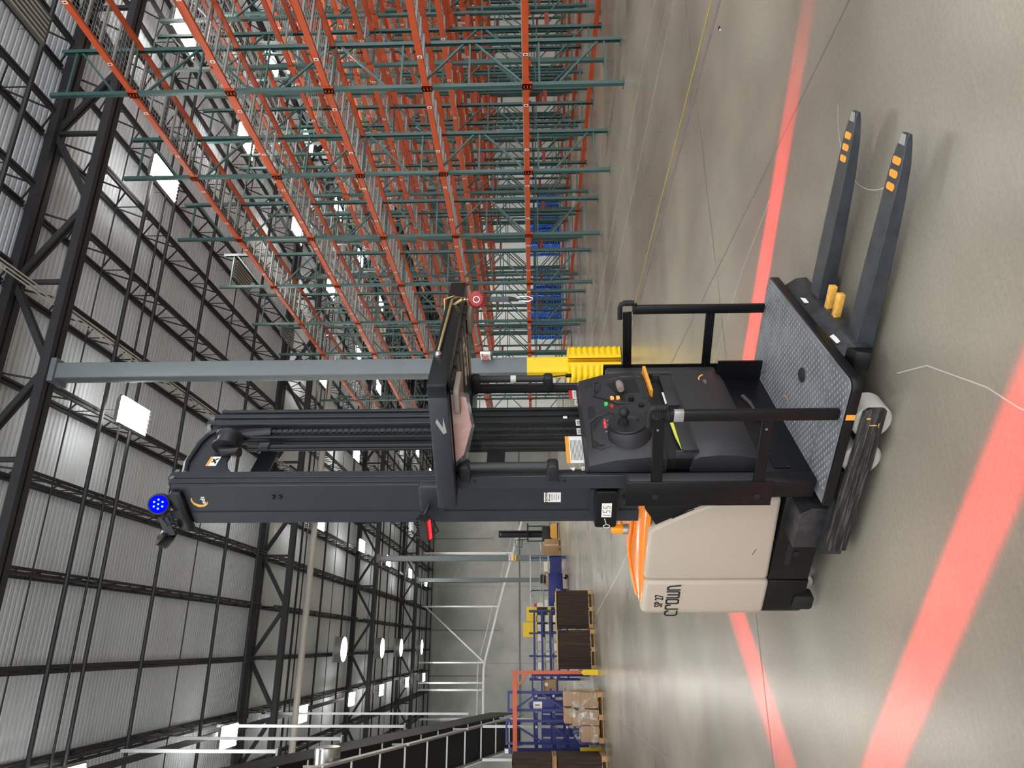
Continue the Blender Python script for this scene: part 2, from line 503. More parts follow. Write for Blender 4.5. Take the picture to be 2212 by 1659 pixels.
# back wall of tilt-up concrete panels
wall = struct(MB().box(X0, X1, Y1+.05, Y1+.3, 0, 13.4).build('wall_back', M['joint']))
for i, x in enumerate([-24, -16.6, -9.2, -1.8, 5.6, 13.0, 20.4, 27.8]):
    MB().box(x+.012, x+7.4-.012, Y1, Y1+.1, 0, 13.3).build('wall_panel', M['concrete'], wall)
for x in (-7.4, -4.4, -.9, 3.7, 8.6):                                   # embedded brackets
    MB().box(x-.12, x+.12, Y1-.7, Y1, 11.15, 11.45).build('wall_bracket', M['concrete'], wall)
mb = MB(); mb.tube([(-20, Y1-.12, 3.25), (30, Y1-.12, 3.25)], .06)
for x in range(-18, 30, 3): mb.tube([(x, Y1-.12, 3.25), (x+.12, Y1-.12, 3.25)], .1)
mb.build('wall_pipe', M['silver'], wall)
for x, z0 in ((1.3, 5.2), (10.5, 6.0), (6.0, 5.2), (-3.0, 6.4)):
    mb = MB(); mb.tube([(x, Y1-.08, 12.8), (x, Y1-.08, z0)], .05); mb.box(x-.1, x+.1, Y1-.2, Y1, z0-.2, z0+.1)
    mb.build('wall_conduit', M['silver'], wall)
struct(MB().box(12.6, X1, 47.0, 47.2, 0, 5.6).build('wall_partition', M['white_paint']))
struct(MB().box(X1, X1+.3, Y0, Y1, 0, 13.4).build('wall_right', M['concrete_side']))
struct(MB().box(X0-.3, X0, Y0, Y1, 0, 13.4).build('wall_left', M['concrete_side']))

# ceiling: ribbed deck, ribs along x
def make_ceiling():
    pitch, top, depth = .1524, .05, .038
    prof = []
    y = Y0
    while y < Y1+.1:
        prof += [(y, DECK), (y+.085, DECK), (y+.10, DECK+depth), (y+.138, DECK+depth)]
        y += pitch
    vs = []; fs = []
    for (y, z) in prof:
        vs += [(X0, y, z), (X1, y, z)]
    for i in range(len(prof)-1):
        fs.append((2*i, 2*i+1, 2*i+3, 2*i+2))
    mb = MB(); mb.add(vs, fs)
    mb.box(X0, X1, Y0, Y1+.2, DECK+.06, DECK+.12)
    return struct(mb.build('ceiling', M['deck']))
ceiling = make_ceiling()

# open-web joists along y between the girders
GY = [-2.85, 12.83, 28.5, 44.2, 59.9, 75.55]
SPAN = 15.68
def joist_mesh(L):
    mb = MB(); zt, zb = DECK-.05, DECK-.78
    for s in (-1, 1):
        mb.box(s*.045-.03, s*.045+.03, -L/2, L/2, zt-.035, zt+.035)
        mb.box(s*.045-.03, s*.045+.03, -L/2+.7, L/2-.7, zb-.035, zb+.035)
    n = 10; st = (L-1.4)/n; y = -L/2+.7
    mb.beam((0, -L/2+.1, zt), (0, y, zb), .035, .035); mb.beam((0, L/2-.1, zt), (0, L/2-.7, zb), .035, .035)
    for i in range(n):
        mb.beam((0, y, zb), (0, y+st/2, zt), .03, .035)
        mb.beam((0, y+st/2, zt), (0, y+st, zb), .03, .035)
        mb.beam((0, y+st/2, zt), (0, y+st/2, zb), .022, .022)
        y += st
    return mb.mesh('joist', M['joist'])
JM = joist_mesh(SPAN-.1)
JX = [5.24+1.92*k for k in range(-7, 16)]
for bi in range(5):
    yc = (GY[bi]+GY[bi+1])/2
    for x in JX:
        # leave out what the frame never shows
        y_far = GY[bi+1]
        if x < -.16*y_far-2.5 or x > 1.25*y_far+1: continue
        put('joist', JM, ceiling, (x, yc, 0))
# girders along x
def girder_meshes():
    zt, zb = 12.62, 11.45
    w = 1.92
    top = MB(); bot = MB()
    for s in (-1, 1):
        top.box(X0, X1, s*.11-.07, s*.11+.07, zt-.10, zt+.10)
        bot.box(X0, X1, s*.10-.065, s*.10+.065, zb-.09, zb+.09)
    d1 = MB(); d1.beam((0, -.04, zb), (w, -.04, zt), .06, .12); d1.beam((0, .06, zb), (w, .06, zt), .06, .12)
    d2 = MB(); d2.beam((0, -.04, zb), (-w, -.04, zt), .06, .12); d2.beam((0, .06, zb), (-w, .06, zt), .06, .12)
    v = MB(); v.beam((0, 0, zb), (0, 0, zt), .09, .09)
    return [m.mesh(n, M['joist']) for m, n in ((top, 'top_chord'), (bot, 'bottom_chord'), (d1, 'web_diagonal'), (d2, 'web_diagonal'), (v, 'web_post'))]
GM = girder_meshes()
for gy in GY[1:5]:
    g = put('roof_girder', GM[0], ceiling, (0, gy, 0))
    put('bottom_chord', GM[1], g)
    for k in range(-6, 16, 2):
        x = 5.24+1.92*k
        if x < -.16*gy-3 or x > 1.25*gy+4: continue
        put('web_diagonal', GM[2], g, (x, 0, 0)); put('web_diagonal', GM[3], g, (x, 0, 0))
        put('web_post', GM[4], g, (x+1.92, 0, 0)); 
# sprinkler pipes and bridging across the joists
def xpipe(name, y, z, r, m, x0=X0+1, x1=X1-1):
    return MB().tube([(x0, y, z), (x1, y, z)], r, 7).build(name, m, ceiling)
for bi in range(4):
    b = 12.83+SPAN*bi
    for dy, r, z in ((1.9, .018, 12.16), (2.85, .05, 12.02), (3.75, .03, 12.1), (4.05, .045, 11.98), (6.6, .05, 12.02), (9.0, .018, 12.16), (10.7, .05, 12.0), (11.0, .025, 12.1), (13.6, .05, 12.02), (14.4, .018, 12.15)):
        xpipe('sprinkler_pipe', b+dy, z, r, M['pipe_dark'])
for dy in (-4.2, -1.7): xpipe('sprinkler_pipe', 12.83+dy, 12.02, .05, M['pipe_dark'])
p = MB().tube([(-9, 29.35, 10.95), (24, 29.9, 10.95)], .13, 12).build('roof_drain_pipe', M['pipe_light'])
tag(p, 'thick pale drain pipe hung level under the roof beyond the mast', 'pipe')
# long conduit bundle along y beside a joist
for i, x in enumerate((6.9, 6.98, 7.06)):
    MB().tube([(x, 4, 12.08), (x, 40, 12.08)], .018, 6).build('conduit', M['pipe_light'], ceiling)

# columns
def column(x, y, label, base=True):
    t = thing('column', label, 'column', (x, y, 0)); w = .165
    MB().prism(rrect(-w, w, -w, w, .025, 3), 'z', 0, 11.4).build('shaft', M['column'], t, smooth=40)
    MB().box(-w-.12, w+.12, -w-.12, w+.12, 0, .025).build('base_plate', M['column'], t)
    MB().box(-w-.08, w+.08, -w-.06, w+.06, 11.25, 11.4).build('cap_plate', M['column'], t)
    return t
col = column(5.14, 12.95, 'grey square steel column with yellow painted foot behind the order picker')
MB().prism(rrect(-.168, .168, -.168, .168, .026, 3), 'z', .03, 1.84).build('painted_band', M['yellow'], col, smooth=40)
column(4.95, 44.2, 'grey steel column carrying the red and yellow exit placard, far down the hall')
column(4.95, 59.9, 'grey steel column standing behind the blue workstations, closer to the concrete wall')
column(4.95, 28.5, 'grey steel column hidden mostly behind the order picker mast')
for y in (28.5, 44.2): column(20.6, y, 'grey building column standing among the pallet racks, %s one' % ('nearer' if y < 30 else 'farther'))

# moulded yellow guard in two halves round the column foot
pg = thing('column_protector', 'yellow ribbed plastic column guard round the grey column foot', 'column guard', (5.14, 12.95, 0))
def guard_half(side):
    mb = MB(); R = .37; nz = 24
    th = [math.radians(a) for a in (range(-84, 85, 6))]
    vs = []; fs = []
    for k in range(nz*3+1):
        z = .01+1.03*k/(nz*3)
        ph = (k/(nz*3)*9) % 1
        groove = .028*(.5-.5*math.cos(2*math.pi*ph))**2
        for t in th:
            r = R/max(abs(math.cos(t)), abs(math.sin(t)))**.55
            r = min(r, R*1.16) - (groove if abs(math.degrees(t)) < 70 else 0)
            if k in (0, nz*3): r -= .03
            vs.append((side*(r*math.cos(t)+.006), r*math.sin(t), z))
    n = len(th)
    for k in range(nz*3):
        for i in range(n-1): fs.append((k*n+i, k*n+i+1, (k+1)*n+i+1, (k+1)*n+i))
    # flat inner side and top
    top = [nz*3*n+i for i in range(n)]; bot = list(range(n))
    fs += [tuple(top), tuple(reversed(bot))]
    vs2 = len(vs)
    fs.append((0, n*(nz*3), n*(nz*3)+n-1, n-1))
    mb.add(vs, fs)
    return mb.build('guard_half', M['yellow_plastic'], pg, smooth=50, rz=0)
for s, a in ((1, 0), (-1, 0)):
    guard_half(s)
# exit sign hanging on the column
es = thing('exit_sign', 'small white box sign with red EXIT lettering jutting from the grey column', 'sign', (5.26, 12.60, 2.64), -math.pi/2)
MB().box(-.15, .15, -.03, .03, -.1, .1).build('sign_box', M['label'], es, bevel=.006)
put('lettering', text_mesh('EXIT', .17, M['red_mark'], bold=.004), es, (0, -.032, 0), rot=NEAR)
MB().box(-.13, .13, -.03, .03, -.135, -.1).build('lower_strip', M['green'], es)  # dark green strip along the bottom edge of the sign box
MB().box(-.19, -.15, -.02, .02, .0, .08).build('bracket', M['column'], es)
xs = thing('exit_placard', 'red and yellow EXIT placard with black arrow on the far column', 'sign', (4.95, 44.02, 3.0))
MB().box(-.17, .17, -.01, .01, 0, .26).build('upper_plate', M['label'], xs)
MB().box(-.17, .17, -.01, .01, -.2, 0).build('lower_plate', M['yellow'], xs)
put('lettering', text_mesh('EXIT', .16, M['red_mark'], bold=.003), xs, (0, -.013, .13), rot=NEAR)
MB().prism([(-.14, -.1), (-.08, -.06), (-.08, -.085), (.14, -.085), (.14, -.115), (-.08, -.115), (-.08, -.14)], 'y', -.014, -.011).build('arrow', M['ink'], xs)

# ------------------------------------------------------------------ light fixtures
def fixture_meshes():
    hs = MB()
    hs.prism([(-.36, 0), (.36, 0), (.36, .03), (.22, .09), (-.22, .09), (-.36, .03)], 'y', -.66, .66)
    tb = MB(); rf = MB()
    for i in range(6):
        x = -.285+.114*i
        tb.box(x-.02, x+.02, -.60, .60, -.03, -.008)
        rf.prism([(x-.054, -.002), (x-.048, -.05), (x-.042, -.002)], 'y', -.64, .64)
    rf.prism([(.285+.042, -.002), (.285+.048, -.05), (.285+.054, -.002)], 'y', -.64, .64)
    up = MB()
    for x in (-.15, 0, .15): up.box(x-.03, x+.03, -.5, .5, .091, .096)  # glowing strips added for upward fill, not part of the fixture
    wr = MB()
    wr.tube([(0, 0, .09), (0, 0, .56)], .006, 4)
    return hs.mesh('housing', M['fixture']), tb.mesh('tube_bank', M['tube']), tb.mesh('tube_bank', M['tube_off']), rf.mesh('louvre', M['fixture']), wr.mesh('hanger', M['pipe_dark']), up.mesh('added_uplight_strips', M['added_uplight'])
FX = fixture_meshes()
def fixture(x, y, lit, label, group, z=11.55):
    t = thing('ceiling_light', label, 'ceiling light', (x, y, z), 0, group)
    put('housing', FX[0], t); put('tube_bank', FX[1] if lit else FX[2], t); put('louvre', FX[3], t)
    for y_ in (-.55, .55): put('hanger', FX[4], t, (0, y_, 0))
    if lit: put('added_uplight_strips', FX[5], t)
    return t
lines = [
    (5.25, [0, 8.1, 16.2, 24.3, 32.3, 40.6, 48.4, 57.3, 66], 'over the grey column line', ()),
    (-2.75, [0, 8.1, 16.3, 24.7, 32.3, 40.8, 48.6, 58.2, 67], 'over the conveyor side of the hall', ()),
    (-10.8, [0, 8.1, 16.2, 24.3, 32.3, 40.6, 48.4, 57.3, 66], 'over the far left of the hall', ()),
    (9.9, [37.8, 46.5, 55.5, 64.4], 'past the rack ends', ()),
    (15.4, [36.5, 42, 58, 66], 'added behind the rack block for extra light', ()),  # row added to light the far area and the partition wall
    (11.71, [10.0, 15.5, 20.9, 25.6, 30.6], 'above the aisle behind the front rack', (0, 2, 3)),
    (16.28, [10.0, 15.0, 19.6, 25.2, 30.4], 'above the second rack aisle', ()),
    (20.84, [15.4, 20.6, 25.2, 30.3, 35.2, 41.0], 'above the third rack aisle', ()),
    (25.4, [20.5, 25.6, 30.7, 35.4, 41.0], 'above the deepest rack aisle', ()),  # the last one is added to brighten the partition wall
]
for x, ys, where, off in lines:
    for i, y in enumerate(ys):
        fixture(x, y, i not in off, '%s linear ceiling light %s, %s from the camera end' % ('unlit' if i in off else 'lit', where, ORD[i]), 'linear ceiling lights')
for i, y in enumerate((38.1, 47.8, 54.6, 64.7)):
    t = thing('round_light', 'round white drum light on a grey box, %s of the far row' % ORD[i], 'ceiling light', (-.25, y, 11.46), 0, 'round drum lights')
    MB().lathe([(.62, .02), (.62, .35)], (0, 0, 0), (0, 0, 1), 24).build('drum', M['silver'], t, smooth=40)
    MB().lathe([(.0, 0), (.58, 0), (.6, .02), (.0, .02)], (0, 0, 0), (0, 0, 1), 24).build('diffuser', M['drum'], t)
    MB().box(-.62, .62, -.62, .62, .35, .42).build('box', M['silver'], t)

# ================================================================== PALLET RACKS
BAY = 2.515
FY = 10.215
LV = [1.80, 3.65, 5.48, 7.32, 9.16]
PH = 10.72
def rack_meshes(depth):
    R = {}
    def post(sgn):
        mb = MB(); a, b, t = .038, .038, .008
        # open channel: slotted face towards sgn*x
        poly = [(-a, -b), (a, -b), (a, -b+.016), (-a+t, -b+.016-.008), (-a+t, b-.008), (a, b-.016), (a, b), (-a, b)]
        poly = [(-a, -b), (a, -b), (a, -b+t), (-a+t, -b+t), (-a+t, b-t), (a, b-t), (a, b), (-a, b)]
        if sgn > 0: poly = [(-x, y) for x, y in reversed(poly)]
        mb.prism(poly, 'z', 0, PH)
        mb.box(-.065, .065, -.09, .09, 0, .012)
        return mb.mesh('post', M['green_slots'])
    R['pf'] = post(-1); R['pb'] = post(1)
    zs = [.32, 1.55, 2.85, 4.12, 5.40, 6.68, 7.96, 9.24, 10.42]
    R['zs'] = zs
    R['strut'] = MB().beam((.03, 0, 0), (depth-.03, 0, 0), .036, .036).mesh('strut', M['green'])
    br = MB()
    R['diag'] = []
    for i in range(len(zs)-1):
        if i % 2 == 0: p, q = (depth-.03, 0, zs[i]+.12), (.03, 0, zs[i+1]-.35)
        else: p, q = (.03, 0, zs[i]+.28), (depth-.03, 0, zs[i+1]-.10)
        R['diag'].append(MB().beam(p, q, .036, .036).mesh('brace', M['green']))
        br.beam(p, q, .036, .036)
    for z in zs: br.beam((.03, 0, z), (depth-.03, 0, z), .036, .036)
    R['bracing'] = br.mesh('bracing', M['green'])
    L = BAY-.076
    def beam(s):
        poly = [(-.02, -.055), (.03, -.055), (.03, .03), (.008, .03), (.008, .055), (-.02, .055)]
        if s > 0: poly = [(-x, y) for x, y in reversed(poly)]
        return MB().prism([(x, z) for x, z in poly], 'y', .038, .038+L)
    R['bf'] = beam(-1).mesh('beam', M['orange']); R['bb'] = beam(1).mesh('beam', M['orange'])
    far = []
    for s in (-1, 1):
        m = beam(s)
        for y in (.02, BAY-.02): m.box(s*.044-.004, s*.044+.004, y-.045, y+.045, -.12, .07)
        far.append(m.mesh('beam', M['orange']))
    R['bff'], R['bbf'] = far
    cn = MB(); cn.box(-.046, -.038, -.04, .07, -.12, .07); cn.box(-.046, .02, .045, .07, -.12, .07)
    for z in (-.09, -.03, .03): cn.box(-.05, -.046, -.02, .0, z-.012, z+.012)
    R['conn'] = cn.mesh('beam_connector', M['orange'])
    lb = MB(); lb.box(-.0225, -.0205, -.03, .03, -.04, .04); lb.cur = 1; lb.box(-.0235, -.0225, -.012, .016, -.02, .022)
    R['label'] = lb.mesh('label', [M['label'], M['ink']])
    def deck(n, y0, y1):
        mb = MB(); d = depth
        for k in range(n+1):
            y = y0+(y1-y0)*k/n
            mb.beam((-.01, y, .058), (d+.01, y, .058), .005, .005, caps=False)
        for k in range(9):
            x = .02+(d-.04)*k/8
            mb.beam((x, y0, .062), (x, y1, .062), .005, .005, caps=False)
        for k in range(3):
            y = y0+(y1-y0)*(.15+.35*k)
            mb.box(.01, d-.01, y-.02, y+.02, .018, .052)
        return mb.mesh('wire_deck', M['wire'])
    R['deckA'] = deck(13, .06, BAY/2-.03); R['deckB'] = deck(13, BAY/2+.03, BAY-.06)
    R['deck'] = deck(20, .06, BAY-.06)
    R['spacer'] = MB().box(depth+.03, depth+.5-.06, -.03, .03, -.05, .05).mesh('row_spacer', M['rust'])
    return R
RD = 1.04
R1 = rack_meshes(RD)
def rack_row(x, k0, k1, label, near=False, spacer=False, low=False):
    t = thing('pallet_rack', label, 'pallet rack', (x, FY, 0), 0, 'pallet rack rows')
    for k in range(k0, k1+1):
        y = k*BAY
        put('post', R1['pf'], t, (0, y, 0)); put('post', R1['pb'], t, (RD, y, 0))
        if near:
            for z in R1['zs']: put('strut', R1['strut'], t, (0, y, z))
            for d in R1['diag']: put('brace', d, t, (0, y, 0))
        else:
            put('bracing', R1['bracing'], t, (0, y, 0))
        if spacer:
            for z in (1.3, 3.2, 6.9): put('row_spacer', R1['spacer'], t, (0, y, z))
        if k == k1: continue
        for li, z in enumerate(LV):
            f = put('beam', R1['bf' if near else 'bff'], t, (0, y, z)); put('beam', R1['bb' if near else 'bbf'], t, (RD, y, z))
            if near:
                put('beam_connector', R1['conn'], f, (0, 0, 0)); put('beam_connector', R1['conn'], f, (0, BAY, 0), scale=(1, -1, 1))
            if near or x < 19:
                put('label', R1['label'], f, (0, .50, 0)); put('label', R1['label'], f, (0, 1.78, 0))
            if near:
                put('wire_deck', R1['deckA'], t, (0, y, z)); put('wire_deck', R1['deckB'], t, (0, y, z))
            else:
                put('wire_deck', R1['deck'], t, (0, y, z))
        if low: put('beam', R1['bbf'], t, (RD, y, .13))
    return t
KE = 9
rack_row(9.66, -2, KE, 'front pallet rack row facing the open floor, green posts and orange beams', near=True)
deep = [(12.72, 0, True), (14.26, 0, False), (17.28, 1, True), (18.82, 2, False), (21.84, 3, True), (23.38, 3, False), (26.40, 4, True), (27.94, 5, False)]
for i, (x, k0, sp) in enumerate(deep):
    rack_row(x, k0, KE, '%s pallet rack row behind the front row, seen through its green posts' % ORD[i], spacer=sp, low=sp)

# blue plastic pallets stacked past the racks
def blue_pallet_mesh():
    mb = MB()
    for i in range(7): mb.box(-.6+.175*i, -.6+.175*i+.14, -.5, .5, .115, .14)
    for y in (-.5, -.06, .38):
        mb.box(-.6, .6, y, y+.12, 0, .03)
        for x in (-.6, -.07, .46): mb.box(x, x+.14, y, y+.12, .03, .115)
    return mb.mesh('plastic_pallet', M['blue_plastic'])
BPM = blue_pallet_mesh()
sn = 0
for (x, y, n) in ((16.9, 36.2, 12), (18.4, 36.2, 12), (19.9, 36.2, 11), (22.2, 36.0, 12), (23.7, 36.0, 12), (25.2, 36.1, 9)):
    for k in range(n):
        p = put('plastic_pallet', BPM, None, (x+rnd.uniform(-.02, .02), y+rnd.uniform(-.02, .02), .145*k), rnd.uniform(-.02, .02))
        tag(p, 'blue plastic pallet in the %s stack past the rack ends, %s from the floor' % (ORD[sn], ORD[k]), 'pallet', 'stacked blue plastic pallets')
    sn += 1

# ================================================================== THE ORDER PICKER
TA = -.886896
_A = Vector((math.cos(TA), math.sin(TA), 0)); _B = Vector((-math.sin(TA), math.cos(TA), 0))
truck = thing('order_picker', 'cream and black order picker truck with raised mast, forks and orange cover', 'order picker', _A*-2.0+_B*3.53, TA)
def T(name, mb, m, parent=truck, **kw):
    return mb.build(name, m, parent, **kw)

# --- power unit -----------------------------------------------------------
poly = [(-1.200, .345), (-.56, .365), (-.56, .66), (-.60, .75), (-.66, .87), (-.765, 1.045), (-.80, 1.09), (-1.200, 1.09)]
body = T('body_panel', MB().prism(poly, 'y', -.46, .46), M['cream'], bevel=.03, seg=4)
front = MB().prism(rrect(-1.53, -1.206, -.46, .46, .085, 7, (1, 0, 0, 1)), 'z', .33, 1.085)
front = T('front_panel', front, M['cream'], bevel=.035, seg=4)
T('scuff', MB().beam((-.99, -.461, .474), (-.945, -.461, .455), .0012, .003), M['ink'], body)
# curved orange cover
mb = MB(); vs = []; fs = []
xs_ = [-.60, -.68, -.80, -.95, -1.1, -1.25, -1.38, -1.46, -1.505, -1.52]
ridge = [1.185, 1.185, 1.182, 1.176, 1.166, 1.150, 1.127, 1.108, 1.094, 1.088]
ys_ = [-1, -.985, -.93, -.8, -.55, -.25, 0, .25, .55, .8, .93, .985, 1]
hy = [0, .22, .46, .72, .90, .985, 1, .985, .90, .72, .46, .22, 0]
for i, x in enumerate(xs_):
    w = .425 - (.0 if x > -1.40 else (x+1.40)**2*6)
    for q, h in zip(ys_, hy): vs.append((x, q*w, 1.078+(ridge[i]-1.078)*h))
n = len(ys_)
for i in range(len(xs_)-1):
    for j in range(n-1): fs.append((i*n+j, i*n+j+1, (i+1)*n+j+1, (i+1)*n+j))
fs.append(tuple(range(n)))
mb.add(vs, fs)
cover = T('top_cover', mb, M['cover'], smooth=50)
T('cover_ridge', MB().tube([(-.72, -.33, 1.165), (-.95, -.30, 1.165), (-1.15, -.24, 1.158), (-1.3, -.30, 1.136), (-1.42, -.36, 1.105)], .011, 8), M['cover'], cover, smooth=60)
T('lift_handle', MB().tube([(-1.02, -.02, 1.165), (-1.03, -.02, 1.19), (-1.18, .02, 1.18), (-1.2, .02, 1.155)], .013, 8), M['cover'], cover, smooth=60)
bc = T('beacon', MB().lathe([(.032, 0), (.032, .045), (.03, .05)], (-1.02, -.2, 1.150), (0, 0, 1), 20), M['silver'], smooth=40)
T('lens', MB().lathe([(.028, .05), (.029, .06), (.027, .105), (.022, .118), (.008, .122)], (-1.02, -.2, 1.150), (0, 0, 1), 14), M['amber'], bc)
# black base
base = T('base_frame', MB().prism(rrect(-1.515, -1.203, -.457, .457, .08, 6, (1, 0, 0, 1)), 'z', .10, .335), M['black'], bevel=.008)
T('base_side', MB().box(-1.197, -.56, -.455, .455, .105, .345), M['black'], bevel=.006)
T('step_slot', MB().prism(rrect(-1.075, -.90, .24, .275, .017, 5), 'y', -.4575, -.45), M['rubber'], base)
T('bolt_hole', MB().lathe([(.017, 0), (.017, .004)], (-.985, -.4555, .215), (0, -1, 0), 16), M['rubber'], base)
T('bumper_block', MB().prism(rrect(-1.44, -1.33, .045, .165, .02, 3), 'y', -.47, -.40), M['rubber'], bevel=.008)
T('drive_wheel', MB().lathe([(.16, -.06), (.165, -.05), (.165, .05), (.16, .06)], (-1.12, 0, .166), (0, 1, 0), 28), M['rubber'], smooth=40)
for y in (-.3, .3):
    T('caster_wheel', MB().lathe([(.07, -.03), (.075, -.02), (.075, .02), (.07, .03)], (-1.36, y, .076), (0, 1, 0), 20), M['poly'], smooth=40)
# dark shroud between the cover and the mast
T('mast_shroud', MB().prism([(-.80, .5), (-.56, .5), (-.56, 1.12), (-.66, 1.12), (-.74, 1.07), (-.80, 1.04)], 'y', -.44, .44), M['black'], bevel=.01)
T('shroud_vent', MB().prism([(-.725, .96), (-.66, .84), (-.65, .845), (-.715, .965)], 'y', -.447, -.44), M['plastic_dark'])
# lettering on the front panel: maker's wordmark and unit number
lg = MB()
S = .0285
def letter(off, lines): strokes(lg, [[(a*.80, b) for a, b in l] for l in lines], .0105, (off, .868), S, -.4625, .0015)
letter(-1.498, [[(1.7, 2.0), (1.3, 2.55), (.4, 2.55), (0, 2.1), (0, .4), (.4, 0), (1.5, 0)]])
letter(-1.443, [[(0, 0), (0, 2.3), (.25, 2.55), (1.25, 2.55), (1.5, 2.3), (1.5, 1.7)]])
letter(-1.393, [[(0, .3), (0, 2.3), (.25, 2.55), (1.25, 2.55), (1.5, 2.3), (1.5, .3), (1.25, 0), (.25, 0), (0, .3)]])
letter(-1.343, [[(0, 2.55), (0, .3), (.25, 0), (2.0, 0), (2.25, .3), (2.25, 2.55)], [(1.12, 2.3), (1.12, 0)]])
letter(-1.276, [[(0, 0), (0, 2.3), (.25, 2.55), (.9, 2.55), (1.3, 2.1), (1.6, 0)]])
T('wordmark', lg, M['slate'], front)
put('unit_number', text_mesh('SP 27', .072, M['ink'], bold=.0012, sx=.66), front, (-1.372, -.4622, .985), rot=NEAR)

# --- outrigger legs and load wheels ----------------------------------------
def leg(s):
    lg_ = MB()
    pts = [(-.75, .065), (-.24, .065), (-.19, .055), (.15, .062), (.158, .075), (.158, .145), (.14, .168), (-.19, .172), (-.24, .182), (-.75, .186)]
    lg_.prism(pts, 'y', s*.655, s*.68)
    o = T('outrigger_leg', lg_, M['scraped'], bevel=.004)
    T('leg_box', MB().box(-.80, -.26, min(s*.50, s*.654), max(s*.50, s*.654), .07, .178), M['steel_worn'], o, bevel=.006)
    T('inner_plate', MB().prism([(-.26, .065), (.10, .065), (.13, .09), (.13, .15), (.1, .168), (-.26, .175)], 'y', s*.49, s*.505), M['black'], o)
    T('axle_bridge', MB().box(-.055, -.035, min(s*.505, s*.654), max(s*.505, s*.654), .06, .155), M['steel_worn'], o)
    for x, r in ((.060, .096), (-.165, .096)):
        w = T('load_wheel', MB().lathe([(.03, -.07), (r-.012, -.07), (r, -.06), (r, .06), (r-.012, .07), (.03, .07)], (x, s*.575, r), (0, 1, 0), 40), M['poly'], o, smooth=35)
    if s < 0:
        T('paint_mark', MB().box(.066, .071, -.6808, -.68, .095, .128), M['worn_yellow'], o)
        T('paint_mark', MB().box(.058, .080, -.6808, -.68, .084, .088), M['worn_yellow'], o)
        T('paint_mark', MB().box(.102, .112, -.6808, -.68, .132, .150), M['worn_yellow'], o)
    # box joining the leg to the power unit
    T('leg_mount', MB().prism([(-.80, .17), (-.52, .17), (-.52, .255), (-.56, .318), (-.80, .318)], 'y', min(s*.44, s*.60), max(s*.44, s*.60)), M['steel_worn'], o, bevel=.004)
leg(-1); leg(1)

# --- mast --------------------------------------------------------------------
def rail(x0, x1, yo, yi, z0, z1, t, s):
    """channel with its web at yo and flanges running in to yi"""
    p = [(x0, yo), (x1, yo), (x1, yi), (x1-t*1.6, yi), (x1-t*1.6, yo+(t if yi > yo else -t)), (x0+t*1.6, yo+(t if yi > yo else -t)), (x0+t*1.6, yi), (x0, yi)]
    return MB().prism(p, 'z', z0, z1)
for s in (-1, 1):
    yw = (-.36, -.334, -.318, -.276, -.262, -.205) if s < 0 else (.46, .434, .418, .376, .362, .305)
    o = T('mast_rail', rail(-.805, -.53, yw[0], yw[1], .2, 3.86, .013, s), M['slate'], bevel=.003, seg=1)
    T('stiffener_plate', MB().box(-.805, -.722, min(yw[0], yw[0]+s*.007), max(yw[0], yw[0]+s*.007), .25, 3.78), M['slate'], o)
    o2 = T('middle_mast_rail', rail(-.69, -.538, yw[2], yw[3], .3, 3.895, .011, s), M['slate'], bevel=.003, seg=1)
    o3 = T('inner_mast_rail', rail(-.66, -.545, yw[4], yw[5], .45, 3.925, .011, s), M['slate'], bevel=.003, seg=1)
    for q, (x, y) in ((o2, (-.54, yw[3]-s*.01)), (o3, (-.545, yw[5]-s*.01))):
        T('wear_pad', MB().box(x-.03, x+.003, y-.012, y+.012, 3.88, 3.905), M['chrome'], q)
    for z in (3.27, 3.23):
        T('bolt', MB().lathe([(.012, 0), (.012, .012), (.006, .016)], (-.61, yw[0], z), (0, s, 0), 8), M['black'], o)
    if s < 0:
        # brand mark: yellow crescent with white letters
        mk = MB()
        a = [math.radians(q) for q in range(70, 255, 12)]
        out = [(-.637+.048*math.cos(t), 3.715+.05*math.sin(t)) for t in a]
        inn = [(-.628+.040*math.cos(t), 3.711+.046*math.sin(t)) for t in reversed(a)]
        mk.prism(out+inn, 'y', -.3615, -.3605)
        T('brand_mark', mk, M['worn_yellow'], o)
        put('lettering', text_mesh('eds', .04, M['label'], bold=.0004), o, (-.634, -.3612, 3.693), rot=NEAR)
        lb = T('data_label', MB().box(-.664, -.593, -.3618, -.3605, 1.596, 1.693), M['label'], o)
        put('lettering', text_mesh('CROWN', .019, M['ink'], bold=.0006), lb, (-.628, -.3622, 1.679), rot=NEAR)
        put('lettering', text_mesh('lift trucks', .0135, M['ink'], bold=.0003), lb, (-.628, -.3622, 1.662), rot=NEAR)
        for k, w in enumerate((.05, .04, .05, .03)):
            T('text_line', MB().box(-.628-w/2, -.628+w/2, -.3622, -.3618, 1.646-.013*k, 1.649-.013*k), M['ink'], lb)
# rear tie plates behind the rails
for z in (.6, 2.0, 3.55):
    T('mast_tie', MB().box(-.805, -.79, -.355, .455, z-.06, z+.06), M['slate'])
